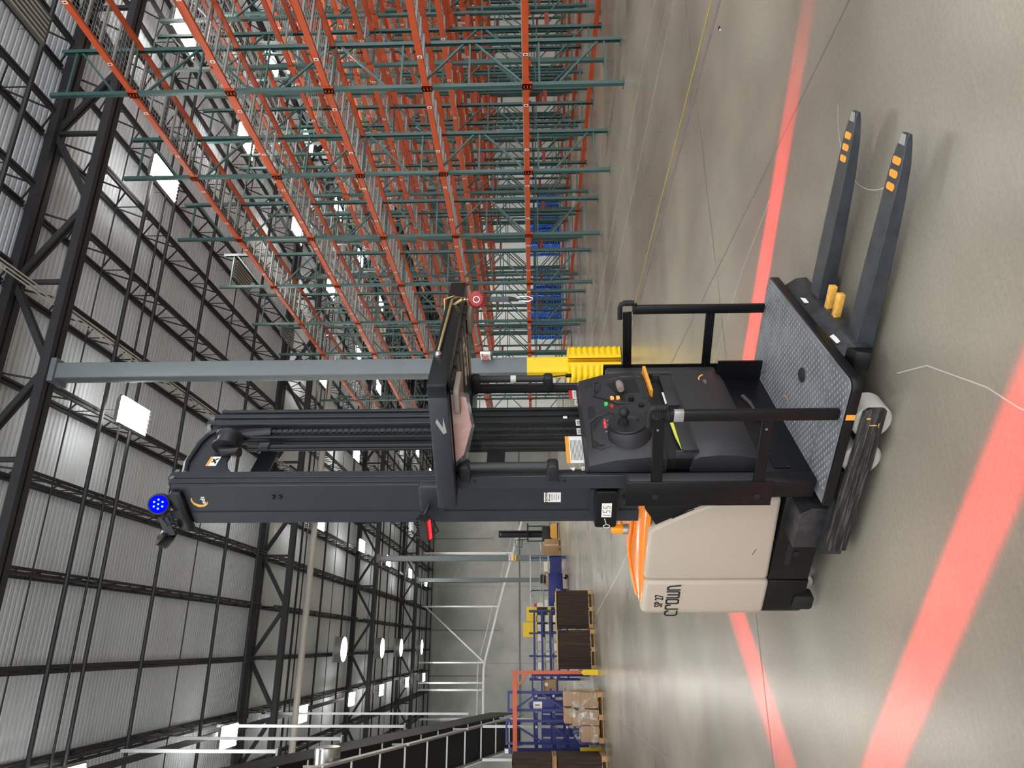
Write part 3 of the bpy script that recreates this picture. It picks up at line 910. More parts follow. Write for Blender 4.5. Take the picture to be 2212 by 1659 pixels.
# cross-head with pulley
ch = MB()
arch = [(-.22, 3.56), (-.22, 3.76), (-.15, 3.87), (-.05, 3.90), (.16, 3.90), (.25, 3.88), (.32, 3.82), (.32, 3.56), (.26, 3.58), (.19, 3.64), (.12, 3.67), (-.02, 3.67), (-.09, 3.64), (-.16, 3.58)]
ch.prism(arch, 'x', -.62, -.60)
crosshead = T('crosshead', ch, M['slate'], bevel=.003, seg=1)
T('crosshead_lip', MB().tube([(-.59, y, z) for y, z in ((-.22, 3.79), (-.15, 3.88), (-.05, 3.91), (.16, 3.91), (.25, 3.89), (.32, 3.83))], .018, 6), M['slate'], crosshead)
T('pulley', MB().lathe([(.03, -.05), (.085, -.05), (.085, -.035), (.07, -.025), (.07, .025), (.085, .035), (.085, .05), (.03, .05)], (-.55, .11, 3.70), (.3, 1, 0), 28), M['plastic_dark'], crosshead, smooth=40)
T('hose_guide', MB().tube([(-.57, .24, 3.46), (-.57, .23, 3.62), (-.57, .19, 3.72), (-.57, .11, 3.75), (-.57, .04, 3.70), (-.57, .02, 3.60)], .035, 10), M['plastic_dark'], crosshead, smooth=60)
w = T('warning_label', MB().box(-.5995, -.5985, -.075, .02, 3.72, 3.785), M['label'], crosshead)
T('warning_stripe', MB().box(-.5985, -.598, -.075, .02, 3.768, 3.785), M['orange_sticker'], w)
T('pictogram', MB().beam((-.598, -.05, 3.73), (-.598, -.005, 3.76), .001, .012).beam((-.598, -.04, 3.76), (-.598, .0, 3.73), .001, .010), M['ink'], w)
# chain, cylinder and hoses
cm = MB(); z = 1.0
k = 0
while z < 3.5:
    if k % 2: cm.box(-.572, -.560, .225, .250, z, z+.02)
    else:
        cm.box(-.578, -.572, .222, .253, z-.006, z+.026); cm.box(-.560, -.554, .222, .253, z-.006, z+.026)
    z += .02; k += 1
T('lift_chain', cm, M['fork'])
T('lift_cylinder', MB().tube([(-.63, .155, .5), (-.63, .155, 2.2)], .04, 16), M['black'], smooth=50)
T('cylinder_rod', MB().tube([(-.63, .155, 2.2), (-.63, .155, 3.6)], .024, 14), M['slate'], smooth=50)
for q, y in enumerate((.075, .095, -.005, -.02)):
    T('hydraulic_hose', MB().tube([(-.57-.01*q, y+.11, .9), (-.57-.01*q, y+.11, 3.58)], .009, 8), M['rubber'], smooth=60)
T('hose_clamp', MB().box(-.60, -.57, .08, .13, 3.44, 3.50), M['fork'])
T('camera_bracket', MB().prism([(.46, 3.76), (.55, 3.77), (.58, 3.91), (.55, 3.92), (.525, 3.81), (.46, 3.80)], 'x', -.75, -.60).box(-.70, -.64, .50, .55, 3.82, 3.91), M['black'], bevel=.004)

# --- lift carriage, window and grab bars ---------------------------------------
for s in (-1, 1):
    sp = T('carriage_side', MB().prism([(-.455 if s < 0 else -.41, .55), (-.365, .55), (-.365, 2.2), (-.435 if s < 0 else -.41, 2.2), (-.455 if s < 0 else -.41, 2.14)], 'y', s*.475, s*.50), M['slate'], bevel=.003, seg=1)
    for z in (2.105, 2.075, 1.615, 1.585):
        T('bolt', MB().lathe([(.008, 0), (.008, .006)], (-.40, s*.50, z), (0, s, 0), 8), M['ink'], sp)
wfm = MB()
outer = rrect(-.475, .475, 1.39, 2.20, .02, 5); inner = rrect(-.445, .435, 1.445, 2.14, .04, 5)
n = len(outer)
vs = [(-.405, y, z) for y, z in outer]+[(-.405, y, z) for y, z in inner]+[(-.372, y, z) for y, z in outer]+[(-.372, y, z) for y, z in inner]
fs = []
for i in range(n):
    j = (i+1) % n
    fs += [(i, j, n+j, n+i), (2*n+i, 3*n+i, 3*n+j, 2*n+j), (i, 2*n+i, 2*n+j, j), (n+i, n+j, 3*n+j, 3*n+i)]
wfm.add(vs, fs)
wframe = T('window_frame', wfm, M['rubber'])
pane = T('window_pane', MB().prism(rrect(-.45, .44, 1.44, 2.145, .04, 5), 'x', -.392, -.388), M['glass'])
def sticker(y0, y1, z0, z1, top=None, lines=0, bars=0):
    o = T('sticker', MB().box(-.3875, -.387, y0, y1, z0, z1), M['label'], pane)
    m2 = MB()
    for k in range(lines):
        zz = z1-(z1-z0)*(.25+.6*k/max(1, lines))
        m2.box(-.387, -.3866, y0+(y1-y0)*.1, y1-(y1-y0)*.15, zz-.002, zz+.001)
    for k in range(bars):
        yy = y0+(y1-y0)*(.15+.7*k/max(1, bars))
        m2.box(-.387, -.3866, yy, yy+(y1-y0)*.05, z0+(z1-z0)*.3, z1-(z1-z0)*.12)
    if lines or bars: tag(T('sticker_print', m2, M['ink'], pane), kind=None)
    if top: T('sticker_band', MB().box(-.387, -.3864, y0, y1, z1-.022, z1), M[top], pane)
sticker(.33, .435, 1.45, 1.515, 'red_mark', 4)
sticker(.255, .32, 1.447, 1.482, None, 0, 7)
sticker(.02, .085, 1.447, 1.49, None, 0, 7)
sticker(-.075, -.01, 1.447, 1.49, None, 0, 7)
sticker(-.355, -.095, 1.447, 1.565, 'orange_sticker', 9)
sticker(-.44, -.39, 1.447, 1.485, None, 0, 6)
sticker(.10, .125, 1.54, 1.565)
T('torn_paper', MB().prism([(-.43, 1.53), (-.40, 1.55), (-.395, 1.52)], 'x', -.3875, -.387), M['label'], pane)
for s in (-1, 1):
    y = s*.47-.02
    gb = T('grab_bar', MB().tube([(-.305, y, 1.655), (-.305, y, 2.135)], .0235, 16), M['plastic'], smooth=50)
    for z in (1.65, 2.125):
        T('bracket', MB().prism(rrect(-.385, -.278, z-.032, z+.032, .02, 4), 'y', y-.036, y+.036), M['plastic_dark'], gb, bevel=.01)
        for dz in (-.016, .016):
            T('screw', MB().lathe([(.006, 0), (.006, .003)], (-.325, y-.036, z+dz), (0, -1, 0), 8), M['ink'], gb)
    if s > 0:
        T('tape_patch', MB().lathe([(.0245, 0), (.0245, .035)], (-.305, y, 1.86), (0, 0, 1), 16), M['label'], gb)
        T('cable_plug', MB().tube([(-.305, y+.02, 1.63), (-.30, y+.03, 1.56), (-.30, y+.03, 1.53)], .004, 6), M['rubber'], gb)
        T('plug', MB().box(-.31, -.29, y+.018, y+.042, 1.495, 1.535), M['rubber'], gb, bevel=.005)

# --- overhead guard ------------------------------------------------------------
gd = MB()
gd.box(-.46, .30, -.65, -.575, 2.165, 2.262)
guard = T('overhead_guard', gd, M['slate'], bevel=.006)
T('guard_beam', MB().box(-.46, .22, .555, .63, 2.165, 2.262), M['black'], guard, bevel=.006)
T('guard_beam', MB().box(.225, .305, -.65, .63, 2.165, 2.262), M['black'], guard, bevel=.006)
T('guard_beam', MB().box(-.46, -.37, -.575, .555, 2.17, 2.255), M['black'], guard)
T('roof_panel', MB().box(-.37, .225, -.575, .555, 2.215, 2.235), M['plastic_dark'], guard)
for y in (-.40, -.24, -.08, .08, .24, .40):
    T('roof_slat', MB().box(-.37, .225, y-.06, y+.06, 2.150, 2.215), M['slate'], guard, bevel=.006)
r2 = random.Random(4); sm = MB()
for k in range(16):
    x0_ = r2.uniform(-.16, .17); y0_ = r2.choice((.06, .10, .12, .20, .22))+r2.uniform(-.015, .015)
    sm.box(x0_, x0_+r2.uniform(.02, .07), y0_, y0_+r2.uniform(.012, .035), 2.1485, 2.1495)
T('paint_scrape', sm, M['label'], guard)
for y0, y1 in ((.33, .55), (-.57, -.35)):
    T('corner_pad', MB().prism(rrect(.07, .222, y0, y1, .03, 3), 'z', 2.118, 2.148), M['tan'], guard, bevel=.008)
T('paper_sleeve', MB().prism([(.17, 2.165), (.15, 2.09), (-.02, 2.07), (-.20, 2.12), (-.25, 2.165)], 'y', -.522, -.517), M['pink_paper'], guard)
T('sleeve_film', MB().prism([(.20, 2.165), (.18, 2.075), (-.02, 2.055), (-.22, 2.10), (-.27, 2.165)], 'y', -.527, -.525), M['film'], guard)
T('scrape_mark', MB().prism([(.02, 2.20), (.09, 2.235), (.11, 2.225), (.06, 2.20), (.12, 2.195), (.03, 2.182)], 'y', -.652, -.650), M['silver'], guard)
# anchor rod and ring on the rear beam
rod = T('anchor_rod', MB().tube([(.312, -.345, 2.235), (.325, -.33, 2.235), (.325, .31, 2.225), (.325, .34, 2.20)], .0075, 8), M['brass'], smooth=60)
T('swivel_bolt', MB().lathe([(.018, 0), (.018, .015), (.01, .03)], (.305, -.36, 2.235), (1, 0, 0), 12), M['chrome'], rod)
ring = [(.20, .335, 2.275), (.325, .325, 2.27), (.345, .315, 2.215), (.335, .31, 2.145), (.30, .31, 2.125), (.19, .325, 2.15), (.185, .335, 2.25), (.20, .335, 2.275)]
T('anchor_ring', MB().tube(ring, .0062, 8), M['brass'], smooth=60)
T('ring_gate', MB().tube([(.27, .295, 2.255), (.335, .29, 2.16)], .012, 8), M['brass'], smooth=60)

# --- operator console --------------------------------------------------------------
def loft(profile, ys, depth, x_back):
    """profile of (x,z) swept along y; depth(y) scales how far it stands out from x_back"""
    mb = MB(); n = len(profile); vs = []; fs = []
    for y in ys:
        d = depth(y)
        for x, z in profile: vs.append((x_back+(x-x_back)*d, y, z))
    for i in range(len(ys)-1):
        for j in range(n): fs.append((i*n+j, i*n+(j+1) % n, (i+1)*n+(j+1) % n, (i+1)*n+j))
    fs.append(tuple(range(n))); fs.append(tuple(range((len(ys)-1)*n, len(ys)*n)))
    mb.add(vs, fs)
    return mb
yy = [-.465+.03*k for k in range(31)]
prof = [(-.37, 1.03), (-.37, 1.455), (-.335, 1.462), (-.30, 1.45), (-.235, 1.30), (-.205, 1.12), (-.21, 1.06), (-.24, 1.03)]
con = T('console', loft(prof, yy, lambda y: 1-.42*abs(y/.47)**5, -.37), M['plastic'], smooth=35)
T('console_rim', MB().box(-.375, -.345, -.47, .45, 1.445, 1.468), M['plastic_dark'], con, bevel=.005)
# steering boss, disc and knob
st = T('steering_boss', MB().lathe([(.125, -.03), (.12, .03), (.112, .06), (.0, .06)], (-.225, -.29, 1.215), (1, 0, .17), 40), M['plastic'], smooth=35)
T('steering_disc', MB().lathe([(.0, .062), (.106, .062), (.110, .068), (.106, .074), (.06, .072), (.045, .060), (.0, .060)], (-.225, -.29, 1.215), (1, 0, .17), 40), M['plastic_dark'], st, smooth=35)
T('spinner_knob', MB().lathe([(.018, .06), (.014, .085), (.013, .10), (.026, .115), (.030, .132), (.024, .150), (.008, .156)], (-.225, -.285, 1.232), (1, 0, .17), 20), M['rubber'], st, smooth=60)
# details that follow the sloping console face
def face_x(y, z):
    pts = [(1.03, -.24), (1.06, -.21), (1.12, -.205), (1.30, -.235), (1.45, -.30)]
    x = pts[-1][1]
    for (za, xa), (zb, xb) in zip(pts, pts[1:]):
        if za <= z <= zb: x = xa+(xb-xa)*(z-za)/(zb-za); break
    return -.37+(x+.37)*(1-.42*abs(y/.47)**5)
def plate(pts, h, base=-.004):
    mb = MB(); n = len(pts)
    vs = [(face_x(y, z)+base, y, z) for y, z in pts]+[(face_x(y, z)+h, y, z) for y, z in pts]
    fs = [(i, (i+1) % n, n+(i+1) % n, n+i) for i in range(n)]+[tuple(range(n)), tuple(range(n, 2*n))]
    return mb.add(vs, fs)
def rim(pts, r):
    return MB().tube([(face_x(y, z)+.003, y, z) for y, z in pts+pts[:1]], r, 6)
rp1 = [(.03, 1.085), (.29, 1.085), (.30, 1.20), (.285, 1.33), (.19, 1.345), (.09, 1.26), (.03, 1.22)]
T('control_recess', plate(rp1, .002), M['plastic_dark'], con)
T('recess_lip', rim([(.0, 1.07), (.31, 1.07), (.325, 1.2), (.31, 1.36), (.16, 1.375), (.05, 1.29), (.0, 1.25)], .006), M['plastic'], con, smooth=60)
T('recess_floor', plate([(.10, 1.11), (.27, 1.11), (.275, 1.20), (.25, 1.29), (.13, 1.25)], .004), M['rubber'], con)
T('storage_strip', plate([(-.06, 1.385), (.33, 1.375), (.33, 1.415), (-.06, 1.425)], .002), M['plastic_dark'], con)
T('control_grip', MB().tube([(-.22, .20, 1.22), (-.185, .18, 1.225), (-.17, .13, 1.225), (-.17, .08, 1.225)], .022, 12, radii=[.016, .02, .024, .02]), M['tan'], con, smooth=60)
T('thumb_wheel', MB().lathe([(.018, 0), (.018, .03)], (face_x(.02, 1.17), .02, 1.17), (1, 0, 0), 14), M['rubber'], con)
T('key_switch', MB().lathe([(.016, 0), (.016, .014)], (face_x(-.05, 1.12), -.05, 1.12), (1, 0, 0), 14), M['rubber'], con)
for (y, z, m) in ((.068, 1.24, 'orange_led'), (.075, 1.275, 'orange_led'), (.025, 1.315, 'green_led'), (-.015, 1.285, 'red_mark'), (.055, 1.31, 'rubber')):
    x = face_x(y, z)
    T('switch', MB().box(x-.004, x+.010, y-.015, y+.015, z-.010, z+.010), M[m], con, bevel=.002)
put('lettering', text_mesh('000', .032, M['ink'], bold=.002), con, (face_x(.20, 1.36)+.003, .20, 1.36), rot=(math.radians(67), 0, math.pi/2))
dpts = [(-.345, 1.275), (-.12, 1.275), (-.085, 1.31), (-.085, 1.37), (-.13, 1.41), (-.33, 1.41), (-.355, 1.38)]
T('display', plate(dpts, .002), M['rubber'], con)
T('display_lip', rim([(-.365, 1.265), (-.115, 1.265), (-.07, 1.305), (-.07, 1.375), (-.12, 1.42), (-.34, 1.42), (-.37, 1.38)], .005), M['plastic'], con, smooth=60)
for k in range(7):
    y = -.325+.012*k
    T('display_bar', plate([(y, 1.30), (y+.005, 1.30), (y+.005, 1.312+.004*(k % 4)), (y, 1.312+.004*(k % 4))], .004), M['yellow_green'], con)
T('display_mark', plate([(-.20, 1.335), (-.14, 1.335), (-.14, 1.345), (-.20, 1.345)], .004), M['red_led'], con)
for k in range(8):
    y, z = -.27+.02*k, 1.318+.016*(k % 2)
    T('display_icon', plate([(y, z), (y+.009, z), (y+.009, z+.009), (y, z+.009)], .004), M['tan'], con)
T('clipboard_ledge', MB().prism([(.10, 1.028), (.40, 1.032), (.40, 1.050), (.10, 1.046)], 'x', -.245, -.190), M['orange_sticker'], con)
# storage shelf and lower cover with pockets
T('storage_shelf', MB().box(-.37, -.30, -.44, .42, .86, 1.03), M['plastic_dark'])
prof2 = [(-.37, .54), (-.37, .90), (-.262, .885), (-.235, .86), (-.218, .76), (-.222, .66), (-.25, .56), (-.27, .54)]
lc = T('lower_cover', loft(prof2, yy, lambda y: 1-.30*abs(y/.47)**6, -.37), M['plastic'], smooth=35)
for (y0, y1) in ((-.44, -.06), (.02, .40)):
    pk = MB()
    pk.box(-.262, -.250, y0, y1, .86, .945); pk.box(-.37, -.250, y0, y0+.014, .86, .985); pk.box(-.37, -.250, y1-.014, y1, .86, .985)
    pk.box(-.372, -.36, y0, y1, .86, 1.0)
    T('pocket', pk, M['plastic'], lc, bevel=.003)
    T('pocket_floor', MB().box(-.36, -.262, y0+.014, y1-.014, .885, .90), M['rubber'], lc)
T('note_pad', MB().prism([(-.40, .895), (-.12, .895), (-.14, .962), (-.28, .958), (-.395, .945)], 'x', -.271, -.266), M['note'], lc)
T('label_strip', MB().box(-.268, -.266, .05, .2, .9, .955), M['label'], lc)
mk = MB(); a = [math.radians(q) for q in range(20, 120, 10)]
mk.prism([(.27+.075*math.cos(t), .66+.06*math.sin(t)) for t in a]+[(.268+.068*math.cos(t), .657+.054*math.sin(t)) for t in reversed(a)], 'x', -.2245, -.2215)
T('brand_mark', mk, M['worn_yellow'], lc)
put('lettering', text_mesh('eds', .035, M['silver']), lc, (-.2205, .25, .685), rot=FORE)
# kick plate, pedal lever, service plate
kp = T('kick_plate', MB().box(-.40, -.355, -.56, .52, .252, .56), M['black'], bevel=.004)
T('side_box', MB().box(-.44, -.33, -.60, -.52, .275, .54), M['black'], kp, bevel=.005)
T('side_wall', MB().box(-.40, -.22, .50, .515, .255, .54), M['black'], kp)
lv = T('release_lever', MB().tube([(-.35, .055, .40), (-.32, .07, .41), (-.30, .12, .43), (-.29, .18, .46)], .012, 10, radii=[.016, .012, .016, .02]), M['plastic_dark'], smooth=60)
T('lever_base', MB().box(-.356, -.345, .0, .09, .375, .42), M['rubber'], lv)
sv = T('service_plate', MB().box(-.356, -.350, -.46, -.32, .36, .45), M['black'])
for y, z in ((-.45, .37), (-.33, .44)): T('screw', MB().lathe([(.006, 0), (.006, .003)], (-.35, y, z), (1, 0, 0), 8), M['fork'], sv)

# --- side pads and gates --------------------------------------------------------------
for s in (-1, 1):
    g = T('gate_mount', MB().box(-.455, -.305, min(s*.625, s*.637), max(s*.625, s*.637), .505, 1.272), M['black'], bevel=.004)
    T('mount_flange', MB().box(-.462, -.450, min(s*.55, s*.637), max(s*.55, s*.637), .505, 1.272), M['black'], g)
    T('side_pad', MB().box(-.45, -.315, min(s*.535, s*.618), max(s*.535, s*.618), .53, 1.262), M['plastic'], g, bevel=.02, seg=3)
    for z in (1.115, .585):
        T('pivot_bolt', MB().lathe([(.017, 0), (.017, .003)], (-.40, s*.637, z), (0, s, 0), 20), M['rubber'], g)
    gt = T('side_gate', MB().box(.072, .130, s*.625-.014, s*.625+.014, .262, 1.10), M['black'], bevel=.004)
    for z0, z1 in ((1.11, 1.135), (.585, .60)):
        T('gate_arm', MB().beam((-.375, s*.625, z0), (.085, s*.625, z1), .012, .058), M['black'], gt, bevel=.003, seg=1)
        T('arm_screw', MB().lathe([(.007, 0), (.007, .004)], (.02, s*.625+s*.006, z1), (0, s, 0), 8), M['chrome'], gt)
    h = [(.035, s*.625, 1.180), (.118, s*.625, 1.184), (.140, s*.625, 1.176), (.147, s*.625, 1.155), (.147, s*.625, 1.105), (.138, s*.625, 1.09), (.085, s*.625, 1.088)]
    T('gate_handle', MB().tube(h, .0165, 8), M['rubber'], gt, smooth=60)
    for k in range(6):
        T('grip_rib', MB().lathe([(.0205, -.003), (.0205, .003)], (.147, s*.625, 1.10+.012*k), (0, 0, 1), 10), M['rubber'], gt)
    if s < 0: T('reflective_band', MB().box(.0705, .1315, s*.625-.0155, s*.625+.0155, 1.012, 1.065), M['silver'], gt, bevel=.006)

# --- platform ---------------------------------------------------------------------------
pl = T('platform', MB().prism(rrect(-.44, .308, -.672, .672, .05, 6, (0, 1, 1, 0)), 'z', .20, .249), M['black'], bevel=.004)
T('mat_panel', MB().prism(rrect(-.43, .298, -.66, -.437, .045, 6, (0, 1, 0, 0)), 'z', .249, .2545), M['mat'], pl, bevel=.002, seg=1)
T('mat_panel', MB().box(-.36, .298, -.434, .434, .249, .2545), M['mat'], pl, bevel=.002, seg=1)
T('mat_panel', MB().prism(rrect(-.43, .298, .437, .66, .045, 6, (0, 0, 1, 0)), 'z', .249, .2545), M['mat'], pl, bevel=.002, seg=1)
sm = MB()
for i in range(24):
    for j in range(36):
        x = -.345+.0275*i; y = -.640+.0365*j+(.018 if i % 2 else 0)
        if x > .285 or abs(y) > .645 or abs(abs(y)-.4355) < .009 or (x-.03)**2+(y+.118)**2 < .05**2: continue
        sm.add([(x-.0085, y-.003, .2543), (x+.0085, y-.003, .2543), (x+.0085, y+.003, .2543), (x-.0085, y+.003, .2543), (x-.006, y-.0018, .2570), (x+.006, y-.0018, .2570), (x+.006, y+.0018, .2570), (x-.006, y+.0018, .2570)],
               [(4, 5, 6, 7), (0, 1, 5, 4), (1, 2, 6, 5), (2, 3, 7, 6), (3, 0, 4, 7)])
tag(T('mat_studs', sm, M['stud'], pl), kind='stuff')
T('presence_button', MB().lathe([(.042, 0), (.042, .006), (.034, .012), (.028, .009), (.022, .012), (.0, .012)], (.03, -.118, .2545), (0, 0, 1), 28), M['rubber'], pl, smooth=35)
T('edge_mark', MB().box(.095, .125, -.6735, -.672, .203, .247), M['orange_sticker'], pl)
arc_ = [(-.25+.05*math.cos(t), .03+.05*math.sin(t)) for t in [math.radians(q) for q in range(-60, 70, 12)]]
arc2 = [(-.252+.046*math.cos(t), .03+.046*math.sin(t)) for t in [math.radians(q) for q in range(68, -60, -12)]]
T('brand_mark', MB().prism(arc_+arc2, 'z', .2545, .2552), M['worn_yellow'], pl)

# --- fork carriage and forks -----------------------------------------------------------------
sk = T('fork_carriage', MB().prism([(.24, .20), (.30, .20), (.345, .14), (.352, .075), (.30, .06), (.24, .06)], 'y', -.40, .52), M['steel_worn'], bevel=.004)
T('wear_patch', MB().prism([(-.30, .195), (-.22, .20), (-.20, .175), (-.28, .165)], 'x', .318, .322), M['label'], sk)
T('wear_patch', MB().prism([(.20, .19), (.27, .19), (.26, .165), (.20, .165)], 'x', .322, .326), M['label'], sk)
T('carriage_hook', MB().prism([(-.47, .09), (-.40, .06), (-.40, .19), (-.45, .16)], 'x', .25, .35), M['black'], sk, bevel=.004)
def fork(y0, y1):
    mb = MB(); ym = (y0+y1)/2
    secs = [(.30, y0, y1, .035, .118), (.70, y0+.002, y1-.002, .043, .117), (1.05, y0+.008, y1-.008, .058, .115), (1.22, y0+.014, y1-.014, .072, .114), (1.31, y0+.03, y1-.03, .082, .112), (1.348, ym-.028, ym+.028, .088, .108)]
    vs = []; fs = []
    for x, a, b, zb, zt in secs: vs += [(x, a, zb), (x, b, zb), (x, b, zt), (x, a, zt)]
    for i in range(len(secs)-1):
        for j in range(4): fs.append((i*4+j, i*4+(j+1) % 4, (i+1)*4+(j+1) % 4, (i+1)*4+j))
    fs += [(0, 1, 2, 3), tuple(len(vs)-4+k for k in (0, 1, 2, 3))]
    mb.add(vs, fs)
    f = T('fork', mb, M['fork'], bevel=.003, seg=1)
    for x in (1.115, 1.172, 1.23):
        T('sticker', MB().prism(rrect(x-.016, x+.016, ym-.036, ym+.036, .012, 3), 'z', .1135, .1172), M['orange_sticker'], f)
    T('worn_tip', MB().prism([(1.30, ym-.03), (1.345, ym-.02), (1.345, ym+.02), (1.30, ym+.03)], 'z', .1115, .1135), M['silver'], f)
fork(.195, .335); fork(-.355, -.22)
for y, x1 in ((.078, .478), (-.032, .478)):
    T('pallet_clamp', MB().box(.32, x1, y-.020, y+.020, .085, .122), M['worn_yellow'], bevel=.004)

# --- lamps and accessories on the mast ---------------------------------------------------------
box155 = T('sensor_box', MB().prism(rrect(-.765, -.50, 1.281, 1.408, .018, 4), 'y', -.47, -.39), M['black'], bevel=.008)
T('bracket', MB().box(-.74, -.55, -.39, -.36, 1.26, 1.43), M['slate'], box155)
tape_ = T('number_tape', MB().box(-.685, -.583, -.4712, -.4698, 1.314, 1.370), M['label'], box155)
nm = MB()
strokes(nm, [[(-.642, 1.325), (-.638, 1.366)]], .003, (-.03, -.004), 1, -.4715, .0006)
for ox in (-.622, -.592):
    strokes(nm, [[(ox, 1.328), (ox+.012, 1.326), (ox+.017, 1.338), (ox+.012, 1.347), (ox+.002, 1.346), (ox+.005, 1.366), (ox+.020, 1.367)]], .003, (-.03, -.004), 1, -.4715, .0006)
T('hand_lettering', nm, M['ink'], tape_)
nm = MB()
strokes(nm, [[(-.722+.012*math.cos(t), 1.342+.018*math.sin(t)) for t in [2*math.pi*k/12 for k in range(13)]], [(-.702, 1.345), (-.668, 1.355)]], .004, (-.03, -.004), 1, -.4715, .0006)
T('marker_sign', nm, M['label'], box155)
# red line lamp near side
lampb = T('lamp_bracket', MB().prism(rrect(-.69, -.505, 2.262, 2.41, .02, 4), 'y', -.41, -.36), M['slate'], bevel=.006)
def line_lamp(p, out, along, label=None):
    """finned box lamp with a bright red strip; out = the way it throws, along = its long axis"""
    p, o_, l_ = Vector(p), Vector(out).normalized(), Vector(along).normalized()
    u_ = o_.cross(l_)
    def P(a, b, c): return p+o_*a+l_*b+u_*c
    mb = MB()
    vs = [P(a, b, c) for a in (-.05, 0) for b in (-.075, .075) for c in (-.03, .03)]
    mb.add(vs, [(0, 1, 3, 2), (4, 6, 7, 5), (0, 4, 5, 1), (2, 3, 7, 6), (0, 2, 6, 4), (1, 5, 7, 3)])
    for k in range(7):
        b = -.06+.02*k
        vs = [P(a, b+q, c) for a in (-.075, -.05) for q in (-.004, .004) for c in (-.028, .028)]
        mb.add(vs, [(0, 1, 3, 2), (4, 6, 7, 5), (0, 4, 5, 1), (2, 3, 7, 6), (0, 2, 6, 4), (1, 5, 7, 3)])
    lamp = T('line_lamp', mb, M['black'])
    m2 = MB()
    vs = [P(a, b, c) for a in (.001, .004) for b in (-.066, .066) for c in (-.010, .010)]
    m2.add(vs, [(0, 1, 3, 2), (4, 6, 7, 5), (0, 4, 5, 1), (2, 3, 7, 6), (0, 2, 6, 4), (1, 5, 7, 3)])
    T('lens', m2, M['red_led'], lamp)
    return lamp
LN = Vector((-.70, -.55, 2.34))
line_lamp(LN, (0, -.55, -1), (1, 0, 0))
T('lamp_arm', MB().beam((-.64, -.38, 2.35), (-.67, -.55, 2.39), .03, .012), M['slate'], lampb)
T('lamp_cable', MB().tube([(-.73, -.53, 2.39), (-.81, -.50, 2.42), (-.84, -.47, 2.37), (-.80, -.45, 2.31), (-.74, -.43, 2.34), (-.72, -.38, 2.42)], .006, 6), M['rubber'], lampb, smooth=60)
LF = Vector((-.66, .60, 2.325))
line_lamp(LF, (0, .6, -1), (1, 0, 0))
T('lamp_arm', MB().beam((-.60, .42, 2.34), (-.63, .60, 2.375), .03, .012), M['slate'], lampb)
LFR = Vector((-.88, .10, 2.33))
line_lamp(LFR, (-.85, 0, -1), (0, 1, 0))
T('lamp_arm', MB().beam((-.80, .10, 2.0), (-.85, .10, 2.38), .04, .012), M['slate'], lampb)
# top lamp bracket with blue spot and grey spot
tb = T('top_lamp_bracket', MB().prism([(-.835, 3.785), (-.56, 3.795), (-.55, 3.85), (-.58, 3.88), (-.82, 3.87), (-.85, 3.84)], 'y', -.395, -.36), M['black'], bevel=.008)
T('bracket_leg', MB().beam((-.71, -.39, 3.83), (-.71, -.42, 3.925), .06, .01).beam((-.71, -.42, 3.925), (-.84, -.43, 3.91), .01, .06), M['slate'], tb)
def spot(p, d, lens):
    o = T('spot_lamp', MB().lathe([(.02, -.075), (.035, -.07), (.045, -.04), (.058, -.01), (.060, .0), (.054, .002)], p, d, 20), M['black'], smooth=30)
    fins = MB()
    for k in range(5): fins.lathe([(.04, -.06+.011*k), (.062, -.06+.011*k), (.062, -.056+.011*k), (.04, -.056+.011*k)], p, d, 20)
    T('cooling_fins', fins, M['black'], o)
    T('lens', MB().lathe([(.0, .004), (.052, .003), (.054, .0)], p, d, 20), lens, o)
    if lens == M['blue_led']:
        u = d.normalized().cross(Vector((0, 0, 1))).normalized(); v = u.cross(d.normalized())
        for k in range(7):
            t = 1.05*k; r = .0 if k == 6 else .026
            T('led', MB().lathe([(.0, .0055), (.006, .0052), (.006, .004)], p+u*(r*math.cos(t))+v*(r*math.sin(t)), d, 8), M['blue_dot'], o)
    return o
spot(Vector((-.612, -.42, 3.925)), Vector((.62, -.75, -.25)), M['blue_led'])
spot(Vector((-.90, -.41, 3.935)), Vector((-.75, .1, -.66)), M['silver'])
T('loop_cable', MB().tube([(-.66, -.42, 3.87), (-.72, -.44, 3.86), (-.76, -.44, 3.90), (-.71, -.43, 3.925), (-.68, -.43, 3.90)], .005, 6), M['rubber'], tb, smooth=60)

